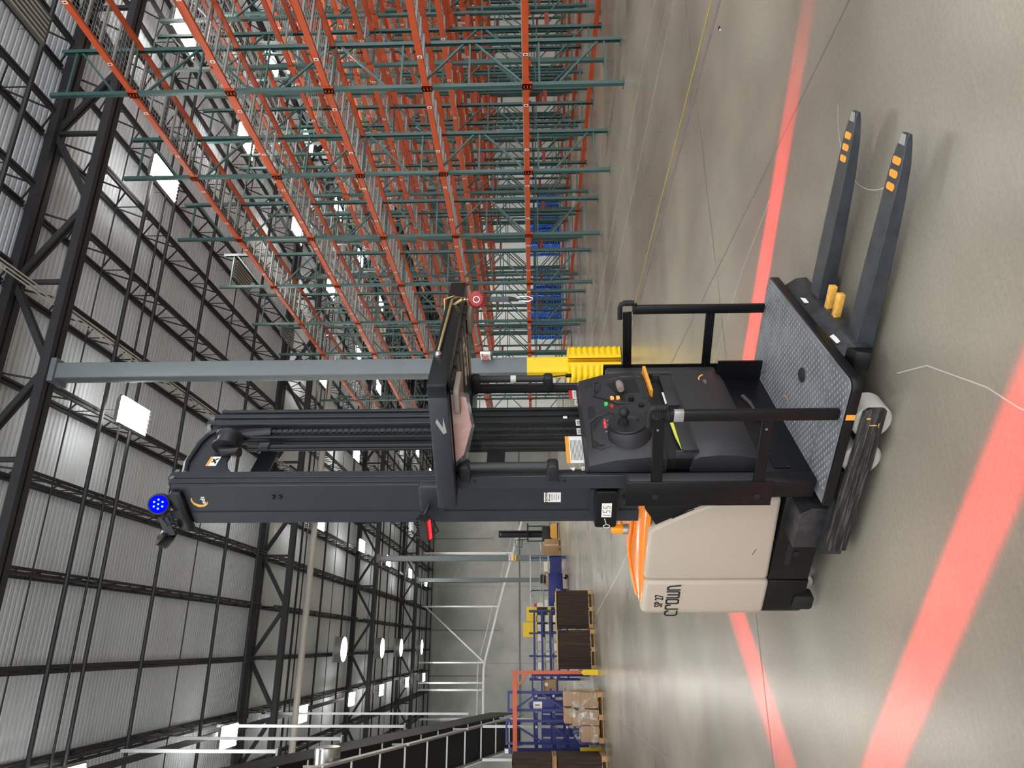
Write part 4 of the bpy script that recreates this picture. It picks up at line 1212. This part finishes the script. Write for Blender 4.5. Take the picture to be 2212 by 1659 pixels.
# --- projected warning lines: real spot lights with a slit in front of the lamp -------------------
def line_light(p, target, along, half, power, cone, soft=.35, reach=1.0):
    """spot at p (truck space) aimed at target; the slit lets through |n.d| < half"""
    mw = Matrix.Translation(_A*-2.0+_B*3.53) @ Matrix.Rotation(TA, 4, 'Z')
    P_, Q_ = mw @ Vector(p), mw @ Vector(target)
    al = (mw.to_3x3() @ Vector(along)).normalized()
    zax = (P_-Q_).normalized()
    xax = al.cross(zax).normalized(); yax = zax.cross(xax)
    ld = bpy.data.lights.new('line_light', 'SPOT')
    ld.energy = power; ld.color = (1, .012, .022)
    ld.spot_size = cone; ld.spot_blend = .75; ld.shadow_soft_size = .01
    ld.use_nodes = True
    nt = ld.node_tree; L = nt.links
    em = nt.nodes['Emission']
    tc = nt.nodes.new('ShaderNodeTexCoord')
    sp = nt.nodes.new('ShaderNodeSeparateXYZ'); L.new(tc.outputs['Normal'], sp.inputs[0])
    dv = nt.nodes.new('ShaderNodeMath'); dv.operation = 'DIVIDE'; L.new(sp.outputs['X'], dv.inputs[0]); L.new(sp.outputs['Z'], dv.inputs[1])
    ab = nt.nodes.new('ShaderNodeMath'); ab.operation = 'ABSOLUTE'; L.new(dv.outputs[0], ab.inputs[0])
    mr = nt.nodes.new('ShaderNodeMapRange'); mr.interpolation_type = 'SMOOTHSTEP'
    mr.inputs[1].default_value = half*(1-soft); mr.inputs[2].default_value = half*(1+soft)
    mr.inputs[3].default_value = 1; mr.inputs[4].default_value = 0
    L.new(ab.outputs[0], mr.inputs[0])
    # faint spill either side of the slit
    m2 = nt.nodes.new('ShaderNodeMapRange'); m2.interpolation_type = 'SMOOTHERSTEP'
    m2.inputs[1].default_value = 0; m2.inputs[2].default_value = half*7; m2.inputs[3].default_value = .03; m2.inputs[4].default_value = 0
    L.new(ab.outputs[0], m2.inputs[0])
    ad = nt.nodes.new('ShaderNodeMath'); ad.operation = 'ADD'; L.new(mr.outputs[0], ad.inputs[0]); L.new(m2.outputs[0], ad.inputs[1])
    L.new(ad.outputs[0], em.inputs['Strength'])
    o = bpy.data.objects.new('line_light', ld)
    C.objects.link(o)
    o.matrix_world = Matrix.Translation(P_) @ Matrix((xax, yax, zax)).transposed().to_4x4()
    return o
RED = 260
line_light(LN+Vector((0, -.03, -.04)), (-.66, -1.40, 0), (1, 0, 0), .047, RED*2.2, math.radians(125))
line_light(LF+Vector((0, .03, -.04)), (-.66, 1.50, 0), (1, 0, 0), .046, RED*4, math.radians(104))
line_light(LFR+Vector((-.04, 0, -.04)), (-2.85, .10, 0), (0, 1, 0), .048, RED*3, math.radians(120))

# --- fall arrester hanging from the ring -------------------------------------------------------
fw = _A*(-2.0+.315)+_B*(3.53+.33)
fa = thing('fall_arrester', 'red round self-retracting fall arrester with snap hook hung from the overhead guard', 'fall arrester', (fw.x, fw.y, 2.08), TA-1.11)
MB().lathe([(.0, -.026), (.040, -.026), (.050, -.018), (.052, 0), (.050, .018), (.040, .026), (.0, .026)], (0, 0, 0), (1, 0, 0), 16).build('reel_housing', M['red_plastic'], fa)
MB().lathe([(.016, .0265), (.016, .030), (.008, .031)], (0, 0, 0), (1, 0, 0), 14).build('hub', M['red_plastic'], fa)
MB().lathe([(.020, .0262), (.020, .0268)], (0, 0, 0), (1, 0, 0), 18).build('hub_ring', M['chrome'], fa)
rb = MB()
for k in range(18):
    t = 2*math.pi*k/18
    rb.beam((.026, .032*math.sin(t), .032*math.cos(t)), (.022, .049*math.sin(t), .049*math.cos(t)), .004, .004)
rb.build('housing_ribs', M['red_plastic'], fa)
MB().tube([(0, 0, .05), (0, 0, .075)], .007, 8).build('swivel', M['chrome'], fa)
MB().prism([(-.016, -.06), (.016, -.06), (.016, -.20), (.008, -.235), (-.008, -.235), (-.016, -.20)], 'x', -.006, .006).build('webbing', M['rubber'], fa)
MB().box(.0065, .0072, -.015, .015, -.19, -.08).build('webbing_label', M['fork'], fa)
hk = [(0, 0, -.235), (0, .014, -.25), (0, .014, -.30), (0, .006, -.335), (0, -.006, -.335), (0, -.014, -.31), (0, -.013, -.27)]
MB().tube(hk, .0055, 8).build('snap_hook', M['chrome'], fa, smooth=60)
MB().tube([(0, -.013, -.25), (0, -.012, -.31)], .004, 6).build('hook_gate', M['chrome'], fa, smooth=60)
MB().tube([(0, 0, .075), (-.005, .0, .105)], .004, 6).build('link', M['chrome'], fa)

# ================================================================== LEFT SIDE OF THE HALL
def wood_pallet(label, x, y, w=1.1, d=1.0, rz=0, group='wooden pallets'):
    t = thing('wooden_pallet', label, 'pallet', (x, y, 0), rz, group)
    for i in range(6):
        a = -w/2+(w-.13)*i/5
        MB().box(a, a+.13, -d/2, d/2, .10, .12).build('deck_board', M['wood'], t)
    for i in range(3):
        yy_ = -d/2+(d-.1)*i/2
        MB().box(-w/2, w/2, yy_, yy_+.1, 0, .018).build('bottom_board', M['wood'], t)
        for x_ in (-w/2, -.06, w/2-.12):
            MB().box(x_, x_+.12, yy_, yy_+.1, .018, .10).build('block', M['wood'], t)
    return t
def carton_stack(label, x, y, w, d, h, n, seed, z0=.12, mat_='carton', sheet=True):
    r = random.Random(seed)
    t = thing('carton_blanks', label, 'cardboard', (x, y, z0))
    st = w/n
    for i in range(n):
        dy = r.uniform(-.012, .012); hh = h+r.uniform(-.015, .01)
        MB().box(-w/2+st*i+.001, -w/2+st*(i+1)-.001, -d/2+dy, d/2+dy, 0, hh).build('carton_bundle', M[mat_], t)
    if sheet: MB().box(-w/2-.01, w/2+.01, -d/2-.02, d/2, h+.011, h+.022).build('top_sheet', M['board'], t)
    return t
wood_pallet('wooden pallet under the dark carton blanks on the right', .98, 22.6)
carton_stack('dark brown carton blanks on edge on the right-hand pallet beside the order picker', .98, 22.6, 1.08, 1.0, .94, 14, 2)
wood_pallet('wooden pallet under the dark carton blanks next to the orange goalpost', -.15, 22.3)
carton_stack('dark brown carton blanks on edge next to the orange goalpost', -.15, 22.3, 1.06, 1.0, .93, 14, 5)

# wrapped boxes on a pallet
wood_pallet('wooden pallet under the film-wrapped boxes', -1.78, 20.55, 1.2, 1.05)
wb = [(-2.3, .36), (-1.94, .34), (-1.6, .38)]
k = 0
names = ['bottom', 'middle', 'upper', 'top']
for lv_, z in enumerate((.12, .345, .57)):
    for i in range(3):
        if lv_ == 2 and i == 0: continue
        x = -2.18+.40*i+rnd.uniform(-.015, .015)
        b = thing('carton', 'brown carton in the film-wrapped pallet load, %s layer, %s from the left' % (names[lv_], ORD[i]), 'carton', (x, 20.5, z), rnd.uniform(-.02, .02), 'film-wrapped cartons')
        MB().box(-.185, .185, -.48, .48, .001, .224).build('carton_body', M['board'], b, bevel=.004, seg=1)
        MB().box(-.185, .185, -.4815, -.48, .105, .118).build('tape_strip', M['tan'], b)
        if i == 1: MB().box(.02, .11, -.4825, -.481, .14, .20).build('shipping_label', M['label'], b)
for i, x in enumerate((-1.75, -1.36)):
    b = thing('carton', 'brown carton crowning the film-wrapped pallet load, %s one' % ('left' if i == 0 else 'right'), 'carton', (x, 20.5, .796), .05*i, 'film-wrapped cartons')
    MB().box(-.18, .18, -.44, .44, 0, .19).build('carton_body', M['board'], b, bevel=.004, seg=1)
    MB().box(-.18, .18, -.4415, -.44, .09, .10).build('tape_strip', M['tan'], b)
fm = MB(); vs = []; fs = []
ring_ = [(-2.40, 20.0), (-2.0, 19.985), (-1.6, 19.98), (-1.15, 20.0), (-1.13, 20.5), (-1.15, 21.0), (-1.8, 21.02), (-2.41, 21.0), (-2.42, 20.5)]
r3 = random.Random(12)
for z in (.16, .35, .6, .8, 1.0):
    for i, (x, y) in enumerate(ring_):
        top = .98 if x > -1.9 else .62
        vs.append((x+r3.uniform(-.012, .012), y+r3.uniform(-.015, .005), min(z, top)+r3.uniform(-.02, .02)))
n = len(ring_)
for q in range(4):
    for i in range(n): fs.append((q*n+i, q*n+(i+1) % n, (q+1)*n+(i+1) % n, (q+1)*n+i))
fm.add(vs, fs)
tag(fm.build('stretch_film', M['film'], smooth=80), 'clear crinkled stretch film round the brown cartons', 'film')

# two-high load of carton blanks at the left edge
wood_pallet('wooden pallet at the left edge under the lighter carton blanks', -3.15, 19.95, 1.1, 1.0)
carton_stack('light brown carton blanks at the left edge, lower load', -3.15, 19.95, 1.08, 1.0, 1.10, 12, 7, sheet=True)
t = thing('slip_board', 'plywood board between the two loads of carton blanks at the left edge', 'board', (-3.15, 19.95, 1.245))
for y in (-.45, -.05, .35): MB().box(-.54, .54, y, y+.1, 0, .07).build('runner', M['wood'], t)
MB().box(-.55, .55, -.5, .5, .07, .09).build('sheet', M['board'], t)
carton_stack('light brown carton blanks at the left edge, upper load', -3.15, 19.95, 1.06, 1.0, .98, 12, 8, z0=1.34)

# orange goalpost with yellow feet
gp = thing('goalpost', 'orange steel goalpost frame over the walkway with yellow feet', 'goalpost', (-.74, 21.1, 0))
MB().box(-.045, .045, -.05, .05, 0, 2.36).build('post', M['orange'], gp)
MB().box(-4.6, -.045, -.05, -.01, 2.24, 2.36).build('cross_beam', M['orange'], gp)
MB().box(-4.6, -.045, .02, .05, 2.25, 2.36).build('cross_beam', M['orange'], gp)
MB().box(-4.65, -4.56, -.05, .05, 0, 2.36).build('post', M['orange'], gp)
MB().beam((-.05, 0, 1.98), (-.40, 0, 2.26), .05, .05).build('knee_brace', M['orange'], gp)
MB().prism([(-.07, 0), (.07, 0), (.07, .40), (.0, .47), (-.07, .40)], 'y', -.09, -.055).build('foot_guard', M['yellow'], gp)
for i, (x, w, z) in enumerate(((-1.25, .11, .42), (-2.74, .22, .55))):
    g = thing('post_guard', 'yellow steel post guard %s' % ('left of the goalpost behind the wrapped load' if i == 0 else 'by the slotted blue post left of the wrapped load'), 'post guard', (x, 21.25, 0))
    MB().box(-w/2, w/2, -.1, -.08, 0, z).build('guard_face', M['yellow'], g)
    MB().box(-w/2, -w/2+.02, -.08, .08, 0, z).build('guard_side', M['yellow'], g); MB().box(w/2-.02, w/2, -.08, .08, 0, z).build('guard_side', M['yellow'], g)
    MB().box(-w/2-.04, w/2+.04, -.12, .1, 0, .015).build('foot_plate', M['yellow'], g)

# blue pallet-flow frames
def blue_frame(label, x0, x1, y, z1, diag, shelf=True):
    t = thing('blue_rack', label, 'rack frame', ((x0+x1)/2, y, 0), 0, 'blue rack frames'); w = (x1-x0)/2
    for x in (-w, w): MB().box(x-.035, x+.035, -.04, .04, 0, z1).build('upright', M['blue'], t)
    MB().box(-w, w, -.03, .03, z1-.06, z1).build('top_tie', M['blue'], t)
    MB().box(-w, w, -.03, .03, .62, .68).build('lower_tie', M['blue'], t)
    for (a, b) in diag: MB().beam((a[0]*w, 0, a[1]), (b[0]*w, 0, b[1]), .05, .04, up=(0, 1, 0)).build('diagonal', M['blue'], t)
    return t
blue_frame('blue slotted rack frame closest to the orange goalpost, one rising diagonal', -1.74, -1.28, 21.6, 2.52, [((-1, 2.35), (1, 1.65)), ((-1, .9), (1, 1.6))])
blue_frame('blue slotted rack frame left of the goalpost, falling diagonals', -2.58, -2.02, 21.7, 2.58, [((1, 2.5), (-1, 1.5)), ((1, 1.45), (-1, .7))])
bp_ = thing('slotted_post', 'wide blue slotted post with a white tag beside the left carton load', 'rack post', (-2.78, 21.8, 0))
MB().box(-.07, .07, -.05, .05, 0, 2.62).build('post_shaft', M['blue'], bp_)
sl = MB()
for k in range(30): sl.box(-.02, .02, -.052, -.05, .3+.075*k, .335+.075*k)
sl.build('slots', M['ink'], bp_)
MB().box(-.06, .05, -.055, -.05, 2.5, 2.6).build('tag_plate', M['label'], bp_)
# cross shelves with rollers carrying totes between the frames
for i, z in enumerate((1.72, 1.22, .85)):
    s_ = thing('flow_shelf', 'silver and blue flow shelf between the blue frames, %s from the top' % ORD[i], 'shelf', (-2.0, 22.36, z))
    MB().box(-.75, .75, -.5, -.46, -.05, .05).build('front_rail', M['blue'], s_)
    MB().box(-.75, .75, .46, .5, -.02, .08).build('rear_rail', M['blue'], s_)
    for k in range(6): MB().box(-.7+.28*k, -.66+.28*k, -.46, .46, -.02, .03).build('roller_track', M['silver'], s_)
    for k in range(4): MB().box(-.62+.4*k, -.56+.4*k, -.51, -.5, -.03, .03).build('label', M['label'], s_)
sg = thing('bay_sign', 'white plate with black 1 on a blue backing between the blue frames', 'sign', (-1.62, 21.78, 1.5))
MB().prism([(-.16, -.3), (.16, -.3), (.16, .25), (.06, .42), (-.06, .42), (-.16, .25)], 'y', 0, .03).build('backing', M['blue'], sg)
MB().box(-.09, .09, -.006, 0, .05, .30).build('plate', M['label'], sg)
put('lettering', text_mesh('1', .2, M['ink'], bold=.004), sg, (0, -.0075, .175), rot=NEAR)
cl = thing('blue_cabinet', 'blue steel cabinet with louvred doors behind the wrapped load', 'cabinet', (-2.45, 24.5, 0))
MB().box(-1.0, .75, -.35, .35, .1, 1.55).build('cabinet_body', M['blue'], cl, bevel=.01)
for k in range(5): MB().box(-.95+.33*k, -.9+.33*k, -.37, -.35, .2, 1.5).build('rib', M['silver'], cl)
bc_ = thing('carton', 'brown carton with a white label on a blue stand behind the goalpost', 'carton', (-1.28, 24.6, 1.05))
MB().box(-.2, .2, -.2, .2, 0, .42).build('carton_body', M['board'], bc_, bevel=.004, seg=1)
MB().box(.02, .12, -.205, -.2, .28, .38).build('shipping_label', M['label'], bc_)
bs = thing('blue_stand', 'small blue steel stand holding a carton behind the goalpost', 'stand', (-1.25, 24.6, 0))
for x in (-.3, .3):
    for y in (-.28, .28): MB().box(x-.025, x+.025, y-.025, y+.025, 0, 1.85).build('leg', M['blue'], bs)
for z in (1.0, 1.5, 1.8): MB().box(-.33, .33, -.3, .3, z, z+.04).build('shelf_board', M['blue'], bs)

# blue flow racks with totes further down
fr = thing('flow_rack', 'long blue multi-tier flow rack behind the carton blanks', 'flow rack', (.0, 30.0, 0))
for x in (-1.3, -.45, .4, 1.25):
    for y in (-.5, .5): MB().box(x-.03, x+.03, y-.03, y+.03, 0, 1.95).build('upright', M['blue'], fr)
for z in (.45, .8, 1.12, 1.44, 1.75): 
    MB().box(-1.33, 1.28, -.54, -.5, z-.05, z+.03).build('shelf_edge', M['blue'], fr)
    MB().box(-1.3, 1.25, -.5, .5, z-.04, z-.02).build('shelf_pan', M['silver'], fr)
ti = 0
for z in (.84, 1.16, 1.48):
    for k in range(7):
        b = put('parts_bin', None, None)
        bpy.data.objects.remove(b)
        m_ = [M['label'], M['silver'], M['pipe_light']][(k+ti) % 3]
        o = thing('parts_bin', 'small bin on the blue flow rack, %s tier from below, %s along' % (ORD[ti], ORD[k]), 'bin', (-1.15+.35*k, 29.75, z), 0, 'bins on the flow rack')
        bm_ = MB(); bm_.box(-.13, .13, -.2, .2, 0, .01); bm_.box(-.13, -.12, -.2, .2, .01, .17); bm_.box(.12, .13, -.2, .2, .01, .17); bm_.box(-.12, .12, -.2, -.19, .01, .14); bm_.box(-.12, .12, .19, .2, .01, .17)
        bm_.build('bin_shell', m_, o)
    ti += 1
# yellow totes stacked
tm = MB(); tm.box(-.28, .28, -.2, .2, 0, .015)
for s in (-1, 1):
    tm.prism([(-.28, 0), (.28, 0), (.30, .15), (-.30, .15)], 'y', s*.2-.008, s*.2+.008)
    tm.box(s*.285-.01, s*.285+.01, -.2, .2, 0, .15)
tm.box(-.31, .31, -.22, .22, .135, .15)
TM = tm.mesh('tote', M['yellow'])
TMB = TM.copy(); TMB.materials.clear(); TMB.materials.append(M['plastic_dark'])
for c, (x, n0, n1) in enumerate(((1.20, 5, 8), (.57, 5, 9))):
    for k in range(n1):
        z = .86+.152*k
        yel = k >= n0 or k == 1
        o = put('tote', TM if yel else TMB, None, (x, 31.9, z))
        tag(o, '%s tote in the %s stack above the carton blanks, %s from below' % ('yellow' if yel else 'dark grey', 'right' if c == 0 else 'left', ORD[k]), 'tote', 'stacked totes')
tt = thing('tote_table', 'low steel table under the stacked totes', 'table', (.9, 31.9, 0))
MB().box(-.8, .8, -.35, .35, .8, .85).build('table_top', M['silver'], tt)
for x in (-.75, .75):
    for y in (-.3, .3): MB().box(x-.03, x+.03, y-.03, y+.03, 0, .8).build('leg', M['silver'], tt)

# row of blue workstations
def workstation(i, x, y):
    t = thing('workstation', 'blue and grey packing workstation, %s from the grey column' % ORD[i], 'workstation', (x, y, 0), 0, 'packing workstations')
    for a in (-.85, .85):
        for b in (-.4, .4): MB().box(a-.03, a+.03, b-.03, b+.03, 0, 1.95 if b > 0 else 1.0).build('leg', M['silver'] if i % 2 else M['blue'], t)
    MB().box(-.9, .9, -.45, .45, .92, .97).build('bench_top', M['silver'], t)
    MB().box(-.86, .86, -.43, -.40, .25, .86).build('front_panel', M['blue'], t)
    MB().box(-.9, .9, .32, .42, 1.35, 1.4).build('upper_shelf', M['silver'], t)
    MB().box(-.95, .95, -.45, .40, 1.88, 1.95).build('light_rail', M['silver'], t)
    MB().box(-.5, -.05, .1, .14, 1.08, 1.38).build('screen', M['ink'], t)
    MB().box(.1, .6, -.2, .2, .98, 1.18).build('printer', M['label'], t, bevel=.01)
    MB().box(-.9, -.86, -.45, .45, .3, .7).build('shelf_side', M['plastic_dark'], t)
for i, x in enumerate((3.55, 1.6)):
    workstation(i, x, 38.9 + .3*i)
put_rt = text_mesh('RT', .28, M['label'])
bcart = thing('blue_cart', 'deep blue cart lettered RT behind the carton blanks', 'cart', (2.55, 36.9, 0))
MB().box(-.8, .8, -.4, .4, .28, 1.0).build('cart_body', M['blue'], bcart, bevel=.02)
put('lettering', put_rt, bcart, (-.1, -.402, .5), rot=NEAR)
for x in (-.65, .65):
    for y in (-.3, .3): MB().lathe([(.09, -.025), (.1, -.015), (.1, .015), (.09, .025)], (x, y, .1), (0, 1, 0), 16).build('wheel', M['rubber'], bcart, smooth=40)
    MB().box(x-.04, x+.04, -.33, .33, .18, .28).build('caster_fork', M['silver'], bcart)
MB().tube([(-.75, .38, 1.0), (-.75, .38, 1.25), (.75, .38, 1.25), (.75, .38, 1.0)], .02, 8).build('push_handle', M['silver'], bcart)
fl = thing('paddle_flag', 'white and red paddle flag leaning out beside the carton blanks', 'flag', (1.55, 34.0, 0))
MB().tube([(0, 0, .0), (.1, 0, 1.45)], .015, 6).build('pole', M['label'], fl)
MB().prism([(-.05, 1.35), (.2, 1.3), (.26, 1.5), (.18, 1.62), (-.02, 1.6)], 'y', -.01, .01).build('paddle', M['label'], fl)
MB().prism([(.02, 1.61), (.22, 1.6), (.2, 1.72), (.08, 1.74)], 'y', -.01, .01).build('paddle_tip', M['red_mark'], fl)

# far brown pallet loads beside the column
for i, (x, y, dx) in enumerate(((5.75, 45.7, .0), (3.95, 46.0, .0))):
    wood_pallet('wooden pallet by the far column, %s side' % ('right' if i == 0 else 'left'), x, y)
    b = thing('carton', 'tall tan carton load by the far column, %s side' % ('right' if i == 0 else 'left'), 'carton', (x, y, .121))
    MB().box(-.5, .5, -.45, .45, 0, .9).build('carton_body', M['board'], b, bevel=.01)
    MB().prism([(-.5, .9), (.1, .9), (.3, 1.15), (-.45, 1.05)], 'y', -.4, -.38).build('flap', M['board'], b)
    MB().box(.1, .14, -.452, -.45, 0, .9).build('strap', M['label'], b)

# second lift truck far down the hall
s2 = thing('reach_truck', 'small black and yellow lift truck far off by the concrete wall', 'lift truck', (6.95, 47.6, 0), .1)
for x in (-.17, .17): MB().box(x-.05, x+.05, .1, .3, .1, 4.05).build('mast_rail', M['black'], s2)
for z in (.6, 1.5, 2.2, 2.9, 3.6, 4.0): MB().box(-.15, .15, .22, .27, z-.06, z+.06).build('mast_tie', M['plastic_dark'], s2)
MB().box(-.14, .14, .27, .29, .4, 3.9).build('mast_mesh', M['plastic_dark'], s2)
MB().prism([(-.5, .15), (.5, .15), (.5, .45), (.38, .6), (-.38, .6), (-.5, .45)], 'y', -.62, -.5).build('yellow_platform_gate', M['worn_yellow'], s2)
MB().box(-.55, .55, -.5, .1, .08, .25).build('platform', M['black'], s2, bevel=.01)
MB().box(-.48, .48, -.1, .1, .25, 1.15).build('console', M['plastic_dark'], s2, bevel=.02)
MB().box(-.55, .55, -.5, .2, 2.05, 2.14).build('overhead_guard', M['black'], s2)
for x in (-.5, .5): MB().box(x-.03, x+.03, .02, .1, .9, 2.1).build('guard_post', M['black'], s2)
MB().box(-1.1, -.5, .0, .8, .18, 1.05).build('power_unit', M['cream'], s2, bevel=.04)
MB().prism([(-1.1, 1.05), (-.5, 1.05), (-.55, 1.3), (-1.0, 1.25)], 'y', .05, .75).build('power_cover', M['silver'], s2, bevel=.03)
MB().box(-1.05, -.55, -.1, .9, .05, .2).build('base', M['black'], s2)
MB().tube([(-.45, -.2, 2.14), (-.5, -.2, 2.9), (-.9, -.1, 2.95), (-.95, -.1, 2.5), (-.5, -.15, 2.45)], .03, 6).build('load_backrest', M['black'], s2)
for x in (-.95, .55): MB().lathe([(.1, -.05), (.11, -.04), (.11, .04), (.1, .05)], (x, -.35 if x > 0 else .3, .11), (1, 0, 0), 18).build('wheel', M['poly'], s2, smooth=40)

# inclined belt conveyors at the left edge, climbing towards the camera
def incline(name, label, xr, w, ya, yb, z0, sl, guard_h):
    cv = thing(name, label, 'conveyor', (0, 0, 0))
    def cz(y): return z0+sl*(ya-y)
    def band(x0, x1, h0, h1, a=ya, b=yb):
        return MB().prism([(a, cz(a)+h0), (b, cz(b)+h0), (b, cz(b)+h1), (a, cz(a)+h1)], 'x', x0, x1)
    n = int((ya-yb)/1.05)
    for k in range(n):
        a, b = ya-(ya-yb)*k/n-.01, ya-(ya-yb)*(k+1)/n+.01
        band(xr-w, xr, .0, .02, a, b).build('bottom_pan', M['belt'], cv)
        MB().beam((xr-w-.03, b, cz(b)-.03), (xr+.04, b, cz(b)-.03), .04, .04).build('cross_bar', M['silver'], cv)
        if k % 3 == 0:
            MB().beam((xr+.05, b, cz(b)-.12), (xr+.05, b, cz(b)+.3), .04, .04).build('guide_post', M['silver'], cv)
    band(xr, xr+.05, -.08, .10).build('side_rail', M['silver'], cv)
    band(xr-w-.05, xr-w, -.08, .10).build('side_rail', M['silver'], cv)
    band(xr-w, xr, .16, .18).build('belt', M['belt'], cv)
    if guard_h:
        band(xr+.05, xr+.07, -guard_h*.5, guard_h*.5).build('side_guard', M['belt'], cv)
    rl = MB()
    for k in range(int((ya-yb)/.2)):
        y = ya-.1-.2*k
        rl.box(xr-w-.07, xr-w-.05, y-.03, y+.03, cz(y)-.12, cz(y)-.04)
    tag(rl.build('roller_ends', M['silver'], cv), kind='stuff')
    return cv, cz
cv, cz = incline('belt_conveyor', 'black-bellied inclined belt conveyor with cross bars at the left edge', -2.37, .86, 27.0, 12.5, 2.26, .349, 0)
for y in (25.8, 23.6):
    for x in (-2.35, -3.25): MB().box(x-.04, x+.04, y-.04, y+.04, 0, cz(y)-.1).build('support_leg', M['silver'], cv)
MB().lathe([(.26, -.4), (.28, -.38), (.28, .38), (.26, .4)], (-2.5, 17.0, 6.28), (1, 0, 0), 28).build('drum', M['chrome'], cv, smooth=40)
cv2, cz2 = incline('upper_conveyor', 'upper inclined conveyor with a black side guard, hung from white rods', -2.68, .8, 31.4, 16.5, 3.0, .385, 1.1)
for i, y in enumerate((19.4, 21.9, 25.1, 29.5)):
    z0 = cz2(y)+.12
    h = thing('hanger_rod', 'white hanger rod dropping from the roof to the upper conveyor, %s from the left' % ORD[i], 'hanger rod', (-2.505, y, z0+.40), 0, 'white conveyor hangers')
    MB().box(-.04, .04, -.04, .04, 0, 12.138-z0-.40).build('rod', M['white_paint'], h)
    MB().box(-.09, .09, -.09, .09, .0, .05).build('clamp', M['silver'], h)
# strut bundle under the roof carrying the hangers
MB().box(-2.75, -2.6, 6, 40, 11.75, 11.85).build('cable_tray', M['joist'], ceiling)

# high transport conveyor in front of the far wall
tc_ = thing('overhead_conveyor', 'pale overhead conveyor sloping along the far concrete wall', 'conveyor', (0, 69, 0))
path = [(12.6, 2.45), (5.0, 4.60), (-1.4, 6.25), (-2.2, 6.38), (-9.5, 6.38)]
for off, hz, m_ in ((-.45, 0, 'white_paint'), (.45, 0, 'white_paint'), (-.45, .55, 'silver'), (.45, .55, 'silver')):
    for (a, b) in zip(path, path[1:]):
        MB().beam((a[0], off, a[1]+hz), (b[0], off, b[1]+hz), .08, .16 if hz == 0 else .07).build('side_rail', M[m_], tc_)
rm = MB()
for (a, b) in zip(path, path[1:]):
    n = int(math.hypot(b[0]-a[0], b[1]-a[1])/.25)
    for k in range(n):
        f = k/n; rm.beam((a[0]+(b[0]-a[0])*f, -.42, a[1]+(b[1]-a[1])*f+.05), (a[0]+(b[0]-a[0])*f, .42, a[1]+(b[1]-a[1])*f+.05), .05, .05)
rm.build('rollers', M['silver'], tc_)
for i, (x, z) in enumerate(((8.2, 3.75), (3.3, 5.1), (-1.6, 6.38), (-3.3, 6.4), (-3.9, 6.4), (-6.3, 6.4))):
    for off in (-.5, .5):
        MB().box(x-.05, x+.05, off-.05, off+.05, z, 12.3).build('hanger', M['white_paint'], tc_)
MB().beam((-1.5, -.5, 6.4), (3.3, -.5, 11.9), .12, .12).build('sway_brace', M['white_paint'], tc_)
